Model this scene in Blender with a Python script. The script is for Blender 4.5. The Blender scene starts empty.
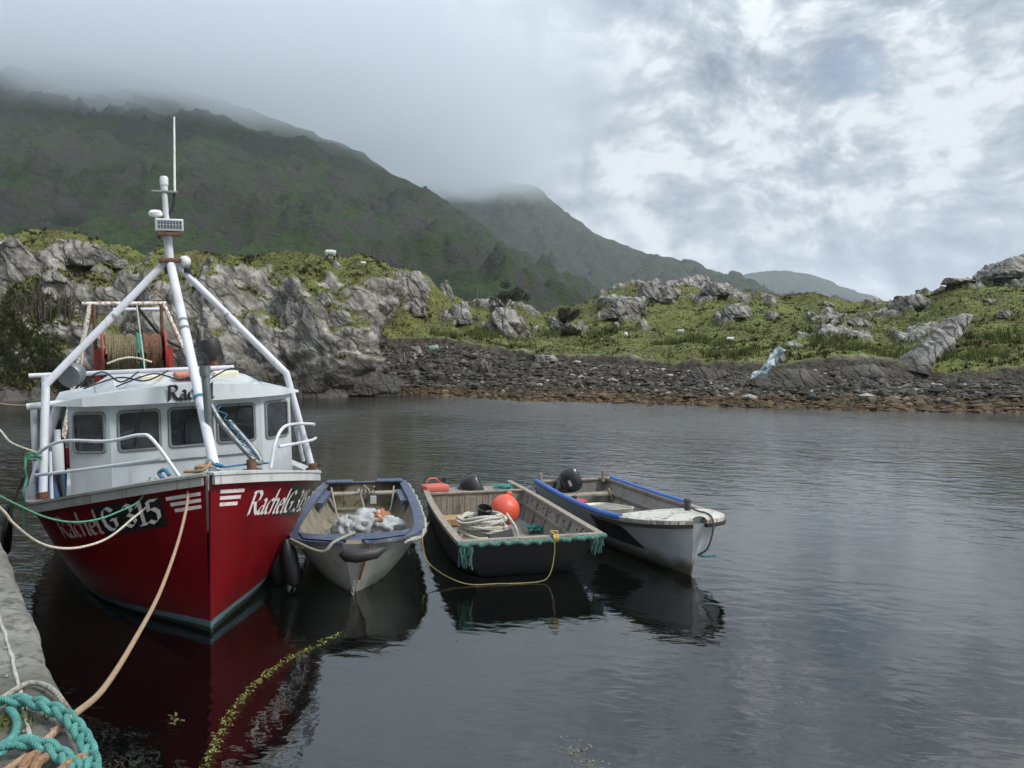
import bpy, bmesh, math, random
import numpy as np
from mathutils import Vector, Matrix

# ------------------------------------------------------------------ camera, sky, sun, exposure
SC = bpy.context.scene
COL = SC.collection
CAM_H, F_PX, HOR = 3.27, 788.0, 350.0          # eye height, focal length in pixels, horizon row
cam_d = bpy.data.cameras.new('camera')
cam_d.sensor_width = 36.0
cam_d.lens = F_PX / 1024 * 36.0
cam_d.shift_y = -(384 - HOR) / 1024
cam_d.clip_start = 0.05
cam_d.clip_end = 30000
cam = bpy.data.objects.new('camera', cam_d)
cam.location = (0, 0, CAM_H)
cam.rotation_euler = (math.radians(90), 0, 0)
COL.objects.link(cam)
SC.camera = cam

SUN_AZ, SUN_EL = math.radians(112), math.radians(48)   # azimuth clockwise from +Y (view direction)
SUN_DIR = Vector((math.sin(SUN_AZ) * math.cos(SUN_EL), math.cos(SUN_AZ) * math.cos(SUN_EL), math.sin(SUN_EL)))

def build_world():
    w = bpy.data.worlds.new('World'); SC.world = w; w.use_nodes = True
    nt = w.node_tree; nt.nodes.clear(); N = nt.nodes.new; L = nt.links.new
    def math_(op, a, b=None, c=None, clamp=False):
        n = N('ShaderNodeMath'); n.operation = op; n.use_clamp = clamp
        for i, v in enumerate((a, b, c)):
            if v is None: continue
            if isinstance(v, (int, float)): n.inputs[i].default_value = v
            else: L(v, n.inputs[i])
        return n.outputs[0]
    def noise(vec, scale, detail, rough=.55, dist=0.0, off=(0, 0, 0), sc=(1, 1, 1)):
        mp = N('ShaderNodeMapping'); mp.inputs['Location'].default_value = off; mp.inputs['Scale'].default_value = sc
        L(vec, mp.inputs['Vector'])
        n = N('ShaderNodeTexNoise'); n.inputs['Scale'].default_value = scale; n.inputs['Detail'].default_value = detail
        n.inputs['Roughness'].default_value = rough; n.inputs['Distortion'].default_value = dist
        L(mp.outputs[0], n.inputs['Vector']); return n.outputs['Fac']
    def sstep(v, lo, hi):
        n = N('ShaderNodeMapRange'); n.interpolation_type = 'SMOOTHSTEP'
        n.inputs['From Min'].default_value = lo; n.inputs['From Max'].default_value = hi
        L(v, n.inputs['Value']); return n.outputs[0]
    out = N('ShaderNodeOutputWorld')
    sky = N('ShaderNodeTexSky'); sky.sky_type = 'NISHITA'; sky.sun_disc = False
    sky.sun_elevation = SUN_EL; sky.sun_rotation = SUN_AZ; sky.air_density = 1.0; sky.dust_density = 1.5
    bg1 = N('ShaderNodeBackground'); bg1.inputs['Strength'].default_value = 0.10; L(sky.outputs[0], bg1.inputs['Color'])
    tc = N('ShaderNodeTexCoord'); g = tc.outputs['Generated']
    sep = N('ShaderNodeSeparateXYZ'); L(g, sep.inputs[0])
    dx, dz = sep.outputs[0], sep.outputs[2]
    # broken cumulus: billows from a distorted fractal, lit from the upper right, over a lumpy grey layer
    S = (1.0, 1.0, 1.45)
    warp = N('ShaderNodeTexNoise'); warp.inputs['Scale'].default_value = 3.0; warp.inputs['Detail'].default_value = 3; L(g, warp.inputs['Vector'])
    wv = N('ShaderNodeVectorMath'); wv.operation = 'MULTIPLY_ADD'; L(warp.outputs['Color'], wv.inputs[0]); wv.inputs[1].default_value = (.16, .16, .12); L(g, wv.inputs[2])
    gw = wv.outputs[0]
    def billow(off):
        f = noise(gw, 4.2, 10, .62, 0, off, S)
        f2 = noise(gw, 11.0, 8, .6, 0, (off[0] + 3, off[1], off[2] + 1), S)
        return math_('ADD', math_('MULTIPLY', f, .74), math_('MULTIPLY', f2, .26))
    o0 = (4.33, 1.1, 2.72)
    nA = billow(o0); nB = billow((o0[0] - .016, o0[1] + .004, o0[2] - .022))
    nC = billow((o0[0] - .055, o0[1] + .01, o0[2] - .075))
    mid = noise(gw, 2.3, 4, .5, 0, (5.1, 3.3, .4), (1, 1, 1.9))
    big = noise(g, 1.5, 3, .5, 0, (2.2, .4, 1.15), (1, 1, 1.4))
    right = sstep(dx, -.30, .22)
    relief = math_('ADD', math_('MULTIPLY', math_('SUBTRACT', nA, nB), 4.0), math_('MULTIPLY', math_('SUBTRACT', nA, nC), 2.5))
    relief = math_('MULTIPLY', relief, math_('MULTIPLY_ADD', right, .86, .14))
    thick = math_('MULTIPLY', math_('SUBTRACT', mid, .5), math_('MULTIPLY_ADD', right, .95, .35))
    small = math_('ADD', math_('MULTIPLY', math_('SUBTRACT', big, .5), .5), math_('MULTIPLY', math_('SUBTRACT', nA, .5), math_('MULTIPLY_ADD', right, .35, .10)))
    val = math_('ADD', math_('ADD', relief, thick), math_('ADD', small, math_('MULTIPLY_ADD', right, .02, .60)))
    val = math_('ADD', val, math_('MULTIPLY', sstep(dz, .06, .34), .12))
    val = math_('MULTIPLY_ADD', math_('SUBTRACT', val, .60), .76, math_('MULTIPLY_ADD', right, .075, .56))
    ramp = N('ShaderNodeValToRGB'); e = ramp.color_ramp.elements
    e[0].position = .22; e[0].color = (.215, .255, .305, 1)
    e[1].position = 1.0; e[1].color = (.80, .84, .88, 1)
    m = e.new(.50); m.color = (.345, .405, .475, 1)
    m = e.new(.74); m.color = (.50, .56, .62, 1)
    L(val, ramp.inputs[0])
    bg2 = N('ShaderNodeBackground'); L(math_('MULTIPLY_ADD', sstep(dz, .27, .9), 1.15, .72), bg2.inputs['Strength']); L(ramp.outputs[0], bg2.inputs['Color'])
    # openings of blue between the cumulus
    dist = N('ShaderNodeVectorMath'); dist.operation = 'DISTANCE'; L(gw, dist.inputs[0])
    c0 = Vector((350, 788, 262)).normalized() + Vector((.08, .08, .06))
    dist.inputs[1].default_value = c0
    near = math_('SUBTRACT', 1.0, sstep(dist.outputs['Value'], .0, .10))
    hole = math_('ADD', math_('MULTIPLY', near, .30), math_('MULTIPLY', math_('SUBTRACT', .50, nA), 1.7))
    fac = math_('SUBTRACT', 1.0, math_('MULTIPLY', sstep(hole, .20, .40), .42))
    mix = N('ShaderNodeMixShader'); L(fac, mix.inputs[0]); L(bg1.outputs[0], mix.inputs[1]); L(bg2.outputs[0], mix.inputs[2])
    L(mix.outputs[0], out.inputs['Surface'])
build_world()

sun_d = bpy.data.lights.new('sun', 'SUN'); sun_d.energy = 2.6; sun_d.angle = math.radians(14); sun_d.color = (1, .96, .90)
sun = bpy.data.objects.new('sun', sun_d); COL.objects.link(sun)
sun.rotation_euler = (-SUN_DIR).to_track_quat('-Z', 'Y').to_euler()
sun.location = SUN_DIR * 300

SC.view_settings.view_transform = 'Standard'; SC.view_settings.look = 'None'
SC.view_settings.exposure = 0.57; SC.view_settings.gamma = 1.0; SC.view_settings.use_curve_mapping = False
SC.render.engine = 'CYCLES'
SC.cycles.max_bounces = 8; SC.cycles.diffuse_bounces = 3; SC.cycles.glossy_bounces = 4
SC.cycles.transparent_max_bounces = 8; SC.cycles.volume_bounces = 4
SC.cycles.volume_step_rate = 1.0; SC.cycles.volume_max_steps = 128
SC.cycles.use_denoising = True
SC.cycles.use_adaptive_sampling = True; SC.cycles.adaptive_threshold = .02

# ------------------------------------------------------------------ helpers
random.seed(7)
RNG = np.random.default_rng(11)
_perm = RNG.permutation(256); _perm = np.concatenate([_perm, _perm, _perm])
_grad = RNG.normal(size=(256, 3)); _grad /= np.linalg.norm(_grad, axis=1)[:, None]
def perlin(p):
    p = np.asarray(p, float); i = np.floor(p).astype(int); f = p - i
    u = f * f * f * (f * (f * 6 - 15) + 10); i &= 255; r = np.zeros(len(p))
    for a in (0, 1):
        for b in (0, 1):
            for c in (0, 1):
                h = _perm[_perm[_perm[(i[:, 0] + a) & 255] + ((i[:, 1] + b) & 255)] + ((i[:, 2] + c) & 255)]
                d = ((f - (a, b, c)) * _grad[h]).sum(1)
                w = (u[:, 0] if a else 1 - u[:, 0]) * (u[:, 1] if b else 1 - u[:, 1]) * (u[:, 2] if c else 1 - u[:, 2])
                r += w * d
    return r * 1.5
def fbm(p, o=4, gain=.5, lac=2.03):
    r = 0; a = 1; p = np.asarray(p, float)
    for k in range(o): r = r + a * perlin(p + 17.3 * k); a *= gain; p = p * lac
    return r
def ridged(p, o=4, gain=.5, lac=2.07):
    r = 0; a = 1; p = np.asarray(p, float)
    for k in range(o): r = r + a * (1 - 2 * np.abs(perlin(p + 31.7 * k))); a *= gain; p = p * lac
    return r
def sstep(x, a, b):
    t = np.clip((x - a) / (b - a), 0, 1); return t * t * (3 - 2 * t)

def W(px, py, D):                # the place that is seen at a pixel of the photograph at depth D metres
    return Vector(((px - 512) / F_PX * D, D, CAM_H - (py - HOR) / F_PX * D))
def Wz(px, py, z=0.0):
    return W(px, py, (CAM_H - z) * F_PX / (py - HOR))

class MB:
    def __init__(s): s.v = []; s.f = []; s.mi = []; s.m = 0
    def add(s, vs, fs):
        o = len(s.v); s.v += [tuple(v) for v in vs]; s.f += [tuple(o + i for i in f) for f in fs]; s.mi += [s.m] * len(fs); return s
    def box(s, c, d, rot=None, taper=1.0):
        c = Vector(c); hx, hy, hz = d[0] / 2, d[1] / 2, d[2] / 2; vs = []
        for z in (-1, 1):
            k = taper if z > 0 else 1
            for x, y in ((-1, -1), (1, -1), (1, 1), (-1, 1)):
                p = Vector((x * hx * k, y * hy * k, z * hz))
                if rot is not None: p = rot @ p
                vs.append(c + p)
        return s.add(vs, [(3, 2, 1, 0), (4, 5, 6, 7), (0, 1, 5, 4), (1, 2, 6, 5), (2, 3, 7, 6), (3, 0, 4, 7)])
    def bbox(s, c, d, b=.01, rot=None):           # box with chamfered edges
        c = Vector(c); bm = bmesh.new(); bmesh.ops.create_cube(bm, size=1)
        for v in bm.verts: v.co = Vector((v.co.x * d[0], v.co.y * d[1], v.co.z * d[2]))
        bmesh.ops.bevel(bm, geom=list(bm.edges), offset=b, segments=2, affect='EDGES', profile=.5)
        bm.verts.index_update()
        vs = [c + (rot @ v.co if rot is not None else v.co) for v in bm.verts]
        fs = [[v.index for v in f.verts] for f in bm.faces]; bm.free(); return s.add(vs, fs)
    def tube(s, pts, r, n=8, caps=True, smooth=0):
        pts = [Vector(p) for p in pts]
        if smooth: pts = spline(pts, smooth)
        rs = r if isinstance(r, (list, tuple)) else [r] * len(pts)
        if len(rs) != len(pts): rs = [rs[min(len(rs) - 1, int(i / len(pts) * len(rs)))] for i in range(len(pts))]
        t0 = (pts[1] - pts[0]).normalized(); up = Vector((0, 0, 1)) if abs(t0.z) < .9 else Vector((1, 0, 0))
        a = t0.cross(up).normalized(); vs = []; fs = []
        for i, p in enumerate(pts):
            t = (pts[min(i + 1, len(pts) - 1)] - pts[max(i - 1, 0)])
            t = t.normalized() if t.length > 1e-9 else t0
            a = (a - t * a.dot(t)); a = a.normalized() if a.length > 1e-6 else t.orthogonal().normalized(); b = t.cross(a)
            for k in range(n):
                q = 2 * math.pi * k / n; vs.append(p + (a * math.cos(q) + b * math.sin(q)) * rs[i])
        for i in range(len(pts) - 1):
            for k in range(n): fs.append((i * n + k, i * n + (k + 1) % n, (i + 1) * n + (k + 1) % n, (i + 1) * n + k))
        if caps: fs.append(tuple(range(n - 1, -1, -1))); fs.append(tuple((len(pts) - 1) * n + k for k in range(n)))
        return s.add(vs, fs)
    def lathe(s, prof, n=20, M=None, caps=True):      # prof: (radius, height) from bottom to top
        vs = []; fs = []
        for r, z in prof:
            for k in range(n):
                q = 2 * math.pi * k / n; p = Vector((r * math.cos(q), r * math.sin(q), z)); vs.append(M @ p if M is not None else p)
        for i in range(len(prof) - 1):
            for k in range(n): fs.append((i * n + k, i * n + (k + 1) % n, (i + 1) * n + (k + 1) % n, (i + 1) * n + k))
        if caps: fs.append(tuple(range(n - 1, -1, -1))); fs.append(tuple((len(prof) - 1) * n + k for k in range(n)))
        return s.add(vs, fs)
    def grid(s, rows, closed=False, flip=False):      # rows of equal length
        m = len(rows[0]); vs = [p for r in rows for p in r]; fs = []
        for i in range(len(rows) - 1):
            for k in range(m if closed else m - 1):
                q = (i * m + k, i * m + (k + 1) % m, (i + 1) * m + (k + 1) % m, (i + 1) * m + k)
                fs.append(q[::-1] if flip else q)
        return s.add(vs, fs)
    def prism(s, poly, d):                            # polygon extruded by vector d
        d = Vector(d); n = len(poly); vs = [Vector(p) for p in poly] + [Vector(p) + d for p in poly]
        fs = [tuple(range(n - 1, -1, -1)), tuple(range(n, 2 * n))] + [(k, (k + 1) % n, n + (k + 1) % n, n + k) for k in range(n)]
        return s.add(vs, fs)
    def ell(s, c, r, n=14, m=9, rot=None, e=1.0):     # ellipsoid, e<1 squarer
        rows = []; c = Vector(c)
        def pw(v): return math.copysign(abs(v) ** e, v)
        for i in range(m + 1):
            th = math.pi * i / m - math.pi / 2; row = []
            for k in range(n):
                ph = 2 * math.pi * k / n
                p = Vector((r[0] * pw(math.cos(th)) * pw(math.cos(ph)), r[1] * pw(math.cos(th)) * pw(math.sin(ph)), r[2] * pw(math.sin(th))))
                row.append(c + (rot @ p if rot is not None else p))
            rows.append(row)
        return s.grid(rows, closed=True)
    def build(s, name, mat, parent=None, smooth=None, kind=None):
        me = bpy.data.meshes.new(name); me.from_pydata(s.v, [], s.f)
        for mm in (mat if isinstance(mat, (list, tuple)) else [mat]): me.materials.append(mm)
        if any(s.mi): me.polygons.foreach_set('material_index', s.mi)
        bm = bmesh.new(); bm.from_mesh(me); bmesh.ops.recalc_face_normals(bm, faces=bm.faces); bm.to_mesh(me); bm.free()
        if smooth is not None:
            me.polygons.foreach_set('use_smooth', [True] * len(me.polygons))
            if smooth < 180: me.set_sharp_from_angle(angle=math.radians(smooth))
        return link(name, me, parent, kind)

def link(name, me, parent=None, kind=None):
    o = bpy.data.objects.new(name, me); COL.objects.link(o)
    if parent is not None: o.parent = parent
    if kind: o['kind'] = kind
    return o
def tag(o, label=None, cat=None, group=None, kind=None):
    for k, v in (('label', label), ('category', cat), ('group', group), ('kind', kind)):
        if v: o[k] = v
    return o
def thing(name, label, cat, loc=(0, 0, 0), rz=0, group=None):
    o = bpy.data.objects.new(name, None); COL.objects.link(o); o.location = loc; o.rotation_euler = (0, 0, rz)
    o.empty_display_size = .2
    return tag(o, label, cat, group)
def spline(pts, k):
    pts = [Vector(p) for p in pts]; P = [pts[0]] + pts + [pts[-1]]; out = []
    for i in range(1, len(P) - 2):
        a, b, c, d = P[i - 1:i + 3]
        for j in range(k):
            t = j / k
            out.append(.5 * ((2 * b) + (c - a) * t + (2 * a - 5 * b + 4 * c - d) * t * t + (3 * b - a - 3 * c + d) * t ** 3))
    out.append(pts[-1]); return out
def sag(a, b, d, n=14):
    a, b = Vector(a), Vector(b)
    return [a.lerp(b, i / n) - Vector((0, 0, d * 4 * (i / n) * (1 - i / n))) for i in range(n + 1)]
def np_mesh(name, v, f, mat, attrs=None, kind=None, parent=None, smooth=True):
    me = bpy.data.meshes.new(name); v = np.asarray(v, np.float32); f = np.asarray(f, np.int32)
    me.vertices.add(len(v)); me.vertices.foreach_set('co', v.ravel())
    k = f.shape[1]; me.loops.add(f.size); me.loops.foreach_set('vertex_index', f.ravel())
    me.polygons.add(len(f)); me.polygons.foreach_set('loop_start', np.arange(0, f.size, k, dtype=np.int32))
    me.polygons.foreach_set('use_smooth', np.full(len(f), smooth))
    me.update(calc_edges=True); me.validate()
    for n, a in (attrs or {}).items():
        at = me.attributes.new(n, 'FLOAT', 'POINT'); at.data.foreach_set('value', np.asarray(a, np.float32))
    if mat is not None: me.materials.append(mat)
    return link(name, me, parent, kind)
def grid_faces(nu, nv):
    i = np.arange(nu * nv).reshape(nu, nv)
    return np.stack([i[:-1, :-1], i[1:, :-1], i[1:, 1:], i[:-1, 1:]], -1).reshape(-1, 4)

# ------------------------------------------------------------------ materials
class NT:
    def __init__(s, name):
        s.m = bpy.data.materials.new(name); s.m.use_nodes = True; s.t = s.m.node_tree; s.t.nodes.clear()
        s.out = s.t.nodes.new('ShaderNodeOutputMaterial'); s.tc = s.t.nodes.new('ShaderNodeTexCoord')
    def n(s, kind): return s.t.nodes.new(kind)
    def l(s, a, b): s.t.links.new(a, b)
    def put(s, sock, v):
        if isinstance(v, (int, float)): sock.default_value = v
        elif isinstance(v, (tuple, list)): sock.default_value = (*v, 1) if len(v) == 3 and len(sock.default_value) == 4 else v
        else: s.l(v, sock)
    def math(s, op, a, b=None, clamp=False):
        n = s.n('ShaderNodeMath'); n.operation = op; n.use_clamp = clamp; s.put(n.inputs[0], a)
        if b is not None: s.put(n.inputs[1], b)
        return n.outputs[0]
    def noise(s, scale, detail=5, rough=.55, sc=None, vec=None, dist=0.0, rot=None, off=None):
        n = s.n('ShaderNodeTexNoise'); n.inputs['Scale'].default_value = scale; n.inputs['Detail'].default_value = detail
        n.inputs['Roughness'].default_value = rough; n.inputs['Distortion'].default_value = dist
        v = vec or s.tc.outputs['Object']
        if sc or rot or off:
            if rot:                                   # turn first, then stretch along the turned axes
                rp = s.n('ShaderNodeMapping'); rp.inputs['Rotation'].default_value = rot; s.l(v, rp.inputs[0]); v = rp.outputs[0]
            mp = s.n('ShaderNodeMapping'); s.l(v, mp.inputs[0])
            if sc: mp.inputs['Scale'].default_value = sc
            if off: mp.inputs['Location'].default_value = off
            v = mp.outputs[0]
        s.l(v, n.inputs['Vector']); return n.outputs['Fac']
    def step(s, v, a, b):
        n = s.n('ShaderNodeMapRange'); n.interpolation_type = 'SMOOTHSTEP'; s.put(n.inputs['Value'], v)
        n.inputs['From Min'].default_value = a; n.inputs['From Max'].default_value = b; return n.outputs[0]
    def mix(s, f, a, b):
        n = s.n('ShaderNodeMix'); n.data_type = 'RGBA'; s.put(n.inputs[0], f); s.put(n.inputs[6], a); s.put(n.inputs[7], b); return n.outputs[2]
    def pos(s, i, src='Object'):
        n = s.n('ShaderNodeSeparateXYZ'); s.l(s.tc.outputs[src], n.inputs[0]); return n.outputs[i]
    def attr(s, name):
        n = s.n('ShaderNodeAttribute'); n.attribute_name = name; return n.outputs['Fac']
    def bump(s, h, strength=.5, dist=.02, normal=None):
        n = s.n('ShaderNodeBump'); n.inputs['Strength'].default_value = strength; n.inputs['Distance'].default_value = dist
        s.l(h, n.inputs['Height'])
        if normal is not None: s.l(normal, n.inputs['Normal'])
        return n.outputs[0]
    def principled(s, color, rough=.6, metallic=0.0, normal=None, spec=.5, **kw):
        b = s.n('ShaderNodeBsdfPrincipled'); s.put(b.inputs['Base Color'], color); s.put(b.inputs['Roughness'], rough)
        s.put(b.inputs['Metallic'], metallic); b.inputs['Specular IOR Level'].default_value = spec
        if normal is not None: s.l(normal, b.inputs['Normal'])
        for k, v in kw.items(): s.put(b.inputs[k.replace('_', ' ')], v)
        s.l(b.outputs[0], s.out.inputs['Surface']); return s.m

def paint(name, col, dirt=(.10, .085, .06), amt=.35, rough=.45, scale=3.0, bump=.15, wear=None, wear_amt=.3, streak=True):
    t = NT(name)
    a = t.noise(scale, 7, .62, sc=(1, 1, .35) if streak else None)
    b = t.noise(scale * 9, 6, .6)
    c = t.mix(t.math('MULTIPLY', t.step(a, .45, .80), amt), col, dirt)
    c = t.mix(t.math('MULTIPLY', t.step(b, .40, .80), .18), c, tuple(x * .72 for x in col))
    st = t.noise(scale * 4.5, 6, .65, sc=(1, 1, .07), off=(1, 8, 2))
    c = t.mix(t.math('MULTIPLY', t.step(st, .56, .72), amt * .8), c, tuple(x * .6 for x in dirt))
    if wear:
        w = t.math('MULTIPLY', t.step(t.noise(scale * 4, 9, .68, off=(3, 1, 7)), .62 - wear_amt * .2, .70 - wear_amt * .15), .85)
        c = t.mix(w, c, wear)
    r = t.math('ADD', t.math('MULTIPLY', b, .25), rough - .12)
    return t.principled(c, r, normal=t.bump(b, bump, .006))
def plain(name, col, rough=.6, metallic=0.0, var=.25, scale=12, bump=.2):
    t = NT(name); b = t.noise(scale, 6, .6)
    return t.principled(t.mix(t.step(b, .3, .75), col, tuple(x * (1 - var) for x in col)), rough, metallic, t.bump(b, bump, .006))
def rope_mat(name, col, dark=None, freq=60):
    t = NT(name); b = t.noise(freq, 3, .6); c = t.noise(4, 5, .6)
    col2 = dark or tuple(x * .5 for x in col)
    return t.principled(t.mix(t.step(b, .35, .65), col2, t.mix(t.step(c, .4, .75), col, tuple(x * .75 for x in col))), .9, 0, t.bump(b, .8, .008))

# ------------------------------------------------------------------ water and sea bed
def water_material():
    t = NT('sea_water')
    o = t.tc.outputs['Object']
    y = t.pos(1)
    wind = t.step(y, 14.0, 42.0)
    patch = t.noise(.055, 3, .5, sc=(1, .55, 1))
    pw = t.math('ADD', t.math('MULTIPLY', t.step(patch, .40, .60), 1.0), .42)
    amp = t.math('MULTIPLY', t.math('ADD', t.math('MULTIPLY', wind, .62), .19), pw)
    h1 = t.noise(1.25, 2, .5, sc=(.62, 1.2, 1), rot=(0, 0, .5), dist=.6)
    h2 = t.noise(3.4, 3, .55, sc=(.65, 1.15, 1), rot=(0, 0, .28), dist=.5)
    h3 = t.noise(.38, 2, .5, sc=(.5, 1.2, 1), rot=(0, 0, -.2), dist=.8)
    h = t.math('ADD', t.math('MULTIPLY', h1, .105), t.math('ADD', t.math('MULTIPLY', h2, .075), t.math('MULTIPLY', h3, .03)))
    h = t.math('MULTIPLY', h, amp)
    nrm = t.bump(h, 1.0, 1.0)
    fr = t.n('ShaderNodeFresnel'); fr.inputs['IOR'].default_value = 1.85; t.l(nrm, fr.inputs['Normal'])
    gl = t.n('ShaderNodeBsdfGlossy'); gl.inputs['Color'].default_value = (1, 1, 1, 1); t.l(t.math('ADD', t.math('MULTIPLY', t.step(y, 12.0, 34.0), t.math('ADD', t.math('MULTIPLY', t.step(patch, .40, .60), .06), .095)), .015), gl.inputs['Roughness']); t.l(nrm, gl.inputs['Normal'])
    tr = t.n('ShaderNodeBsdfTransparent'); tr.inputs['Color'].default_value = (.55, .62, .52, 1)
    df = t.n('ShaderNodeBsdfDiffuse'); df.inputs['Color'].default_value = (.005, .007, .0075, 1)
    m1 = t.n('ShaderNodeMixShader'); m1.inputs[0].default_value = .85; t.l(df.outputs[0], m1.inputs[1]); t.l(tr.outputs[0], m1.inputs[2])
    m2 = t.n('ShaderNodeMixShader'); t.l(fr.outputs[0], m2.inputs[0]); t.l(m1.outputs[0], m2.inputs[1]); t.l(gl.outputs[0], m2.inputs[2])
    t.l(m2.outputs[0], t.out.inputs['Surface']); return t.m
mb = MB(); mb.add([(-9000, -300, 0), (9000, -300, 0), (9000, 9000, 0), (-9000, 9000, 0)], [(0, 1, 2, 3)])
tag(mb.build('water', water_material()), 'grey rippled sea water of the sheltered inlet', 'water', kind='structure')
def bed_mat():
    t = NT('sea_bed_silt'); a = t.noise(.8, 6, .6)
    return t.principled(t.mix(t.step(a, .35, .7), (.006, .007, .005), (.012, .013, .008)), .95)
mb = MB(); mb.add([(-9000, -300, -3.6), (9000, -300, -3.6), (9000, 9000, -3.6), (-9000, 9000, -3.6)], [(0, 1, 2, 3)])
tag(mb.build('sea_bed', bed_mat()), 'dark silty sea bed under the water', 'sea bed', kind='structure')

# ------------------------------------------------------------------ shore materials
STRATA_ROT = (0.0, 0.72, 0.2)
def rock_color(t):
    big = t.noise(.35, 4, .6)
    st = t.noise(1.0, 8, .66, sc=(1.7, .55, .55), rot=STRATA_ROT)
    fine = t.noise(5.5, 8, .68)
    lich = t.noise(1.5, 7, .66, off=(5, 2, 8))
    c = t.mix(t.step(st, .36, .66), (.075, .069, .060), (.35, .335, .305))
    c = t.mix(t.math('MULTIPLY', t.step(fine, .35, .75), .55), c, (.15, .145, .135))
    c = t.mix(t.math('MULTIPLY', t.step(lich, .54, .72), .7), c, (.46, .45, .425))
    vo = t.n('ShaderNodeTexVoronoi'); vo.feature = 'DISTANCE_TO_EDGE'; vo.inputs['Scale'].default_value = .75
    rp = t.n('ShaderNodeMapping'); rp.inputs['Rotation'].default_value = STRATA_ROT; t.l(t.tc.outputs['Object'], rp.inputs[0]); mp = t.n('ShaderNodeMapping'); mp.inputs['Scale'].default_value = (1.5, .35, .35); t.l(rp.outputs[0], mp.inputs[0])
    wq = t.n('ShaderNodeVectorMath'); wq.operation = 'ADD'; t.l(mp.outputs[0], wq.inputs[0]); nz_ = t.n('ShaderNodeTexNoise'); nz_.inputs['Scale'].default_value = .9; nz_.inputs['Detail'].default_value = 5; t.l(t.tc.outputs['Object'], nz_.inputs['Vector']); t.l(nz_.outputs['Color'], wq.inputs[1]); t.l(wq.outputs[0], vo.inputs['Vector'])
    crack = t.math('SUBTRACT', 1.0, t.step(vo.outputs['Distance'], .0, .075))
    c = t.mix(t.math('MULTIPLY', crack, .6), c, (.030, .028, .025))
    c = t.mix(t.math('MULTIPLY', t.step(big, .55, .75), .45), c, (.13, .12, .085))
    gp = t.n('ShaderNodeNewGeometry'); sz = t.n('ShaderNodeSeparateXYZ'); t.l(gp.outputs['Position'], sz.inputs[0]); z = t.math('ADD', sz.outputs[2], t.math('MULTIPLY', t.math('SUBTRACT', big, .5), 1.8))
    c = t.mix(t.math('MULTIPLY', t.math('SUBTRACT', 1.0, t.step(z, 1.5, 3.2)), .85), c, t.mix(t.step(fine, .4, .7), (.030, .028, .024), (.085, .078, .062)))
    h = t.math('SUBTRACT', t.math('ADD', t.math('MULTIPLY', st, .8), t.math('MULTIPLY', fine, .40)), t.math('MULTIPLY', crack, .35))
    return c, h
def rock_material():
    t = NT('schist_rock'); c, h = rock_color(t)
    return t.principled(c, .9, 0, t.bump(h, 1.0, .4), spec=.25)
def ground_material():
    t = NT('shore_ground'); c, h = rock_color(t)
    g1 = t.noise(.22, 5, .6); g2 = t.noise(1.6, 6, .62, sc=(1, .5, 1)); g3 = t.noise(7, 5, .65, sc=(1, .6, 1))
    gc = t.mix(t.step(g1, .38, .66), (.066, .076, .024), (.118, .138, .038))
    gc = t.mix(t.math('MULTIPLY', t.step(g2, .44, .68), .8), gc, (.105, .084, .034))
    gc = t.mix(t.math('MULTIPLY', t.step(g3, .42, .75), .5), gc, (.032, .042, .012))
    b1 = t.noise(2.2, 7, .68); b2 = t.noise(.6, 5, .6, off=(4, 4, 0)); z = t.pos(2)
    bc = t.mix(t.step(b1, .35, .68), (.016, .014, .011), (.075, .064, .047))
    bc = t.mix(t.math('MULTIPLY', t.step(b2, .5, .7), .25), bc, (.09, .08, .065))
    weed = t.math('SUBTRACT', 1.0, t.step(t.math('ADD', z, t.math('MULTIPLY', b1, .5)), .35, .95))
    bc = t.mix(t.math('MULTIPLY', weed, .8), bc, t.mix(t.step(b1, .4, .65), (.030, .018, .006), (.085, .052, .014)))
    ga, ba = t.attr('grass'), t.attr('beach')
    col = t.mix(ga, t.mix(ba, c, bc), gc)
    hh = t.math('MULTIPLY', t.math('ADD', t.math('MULTIPLY', h, .6), t.math('MULTIPLY', b1, .3)), t.math('SUBTRACT', 1.0, t.math('MULTIPLY', ga, .88)))
    return t.principled(col, .92, 0, t.bump(hh, 1.0, .35), spec=.2)
M_ROCK = rock_material(); M_GROUND = ground_material()

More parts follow.
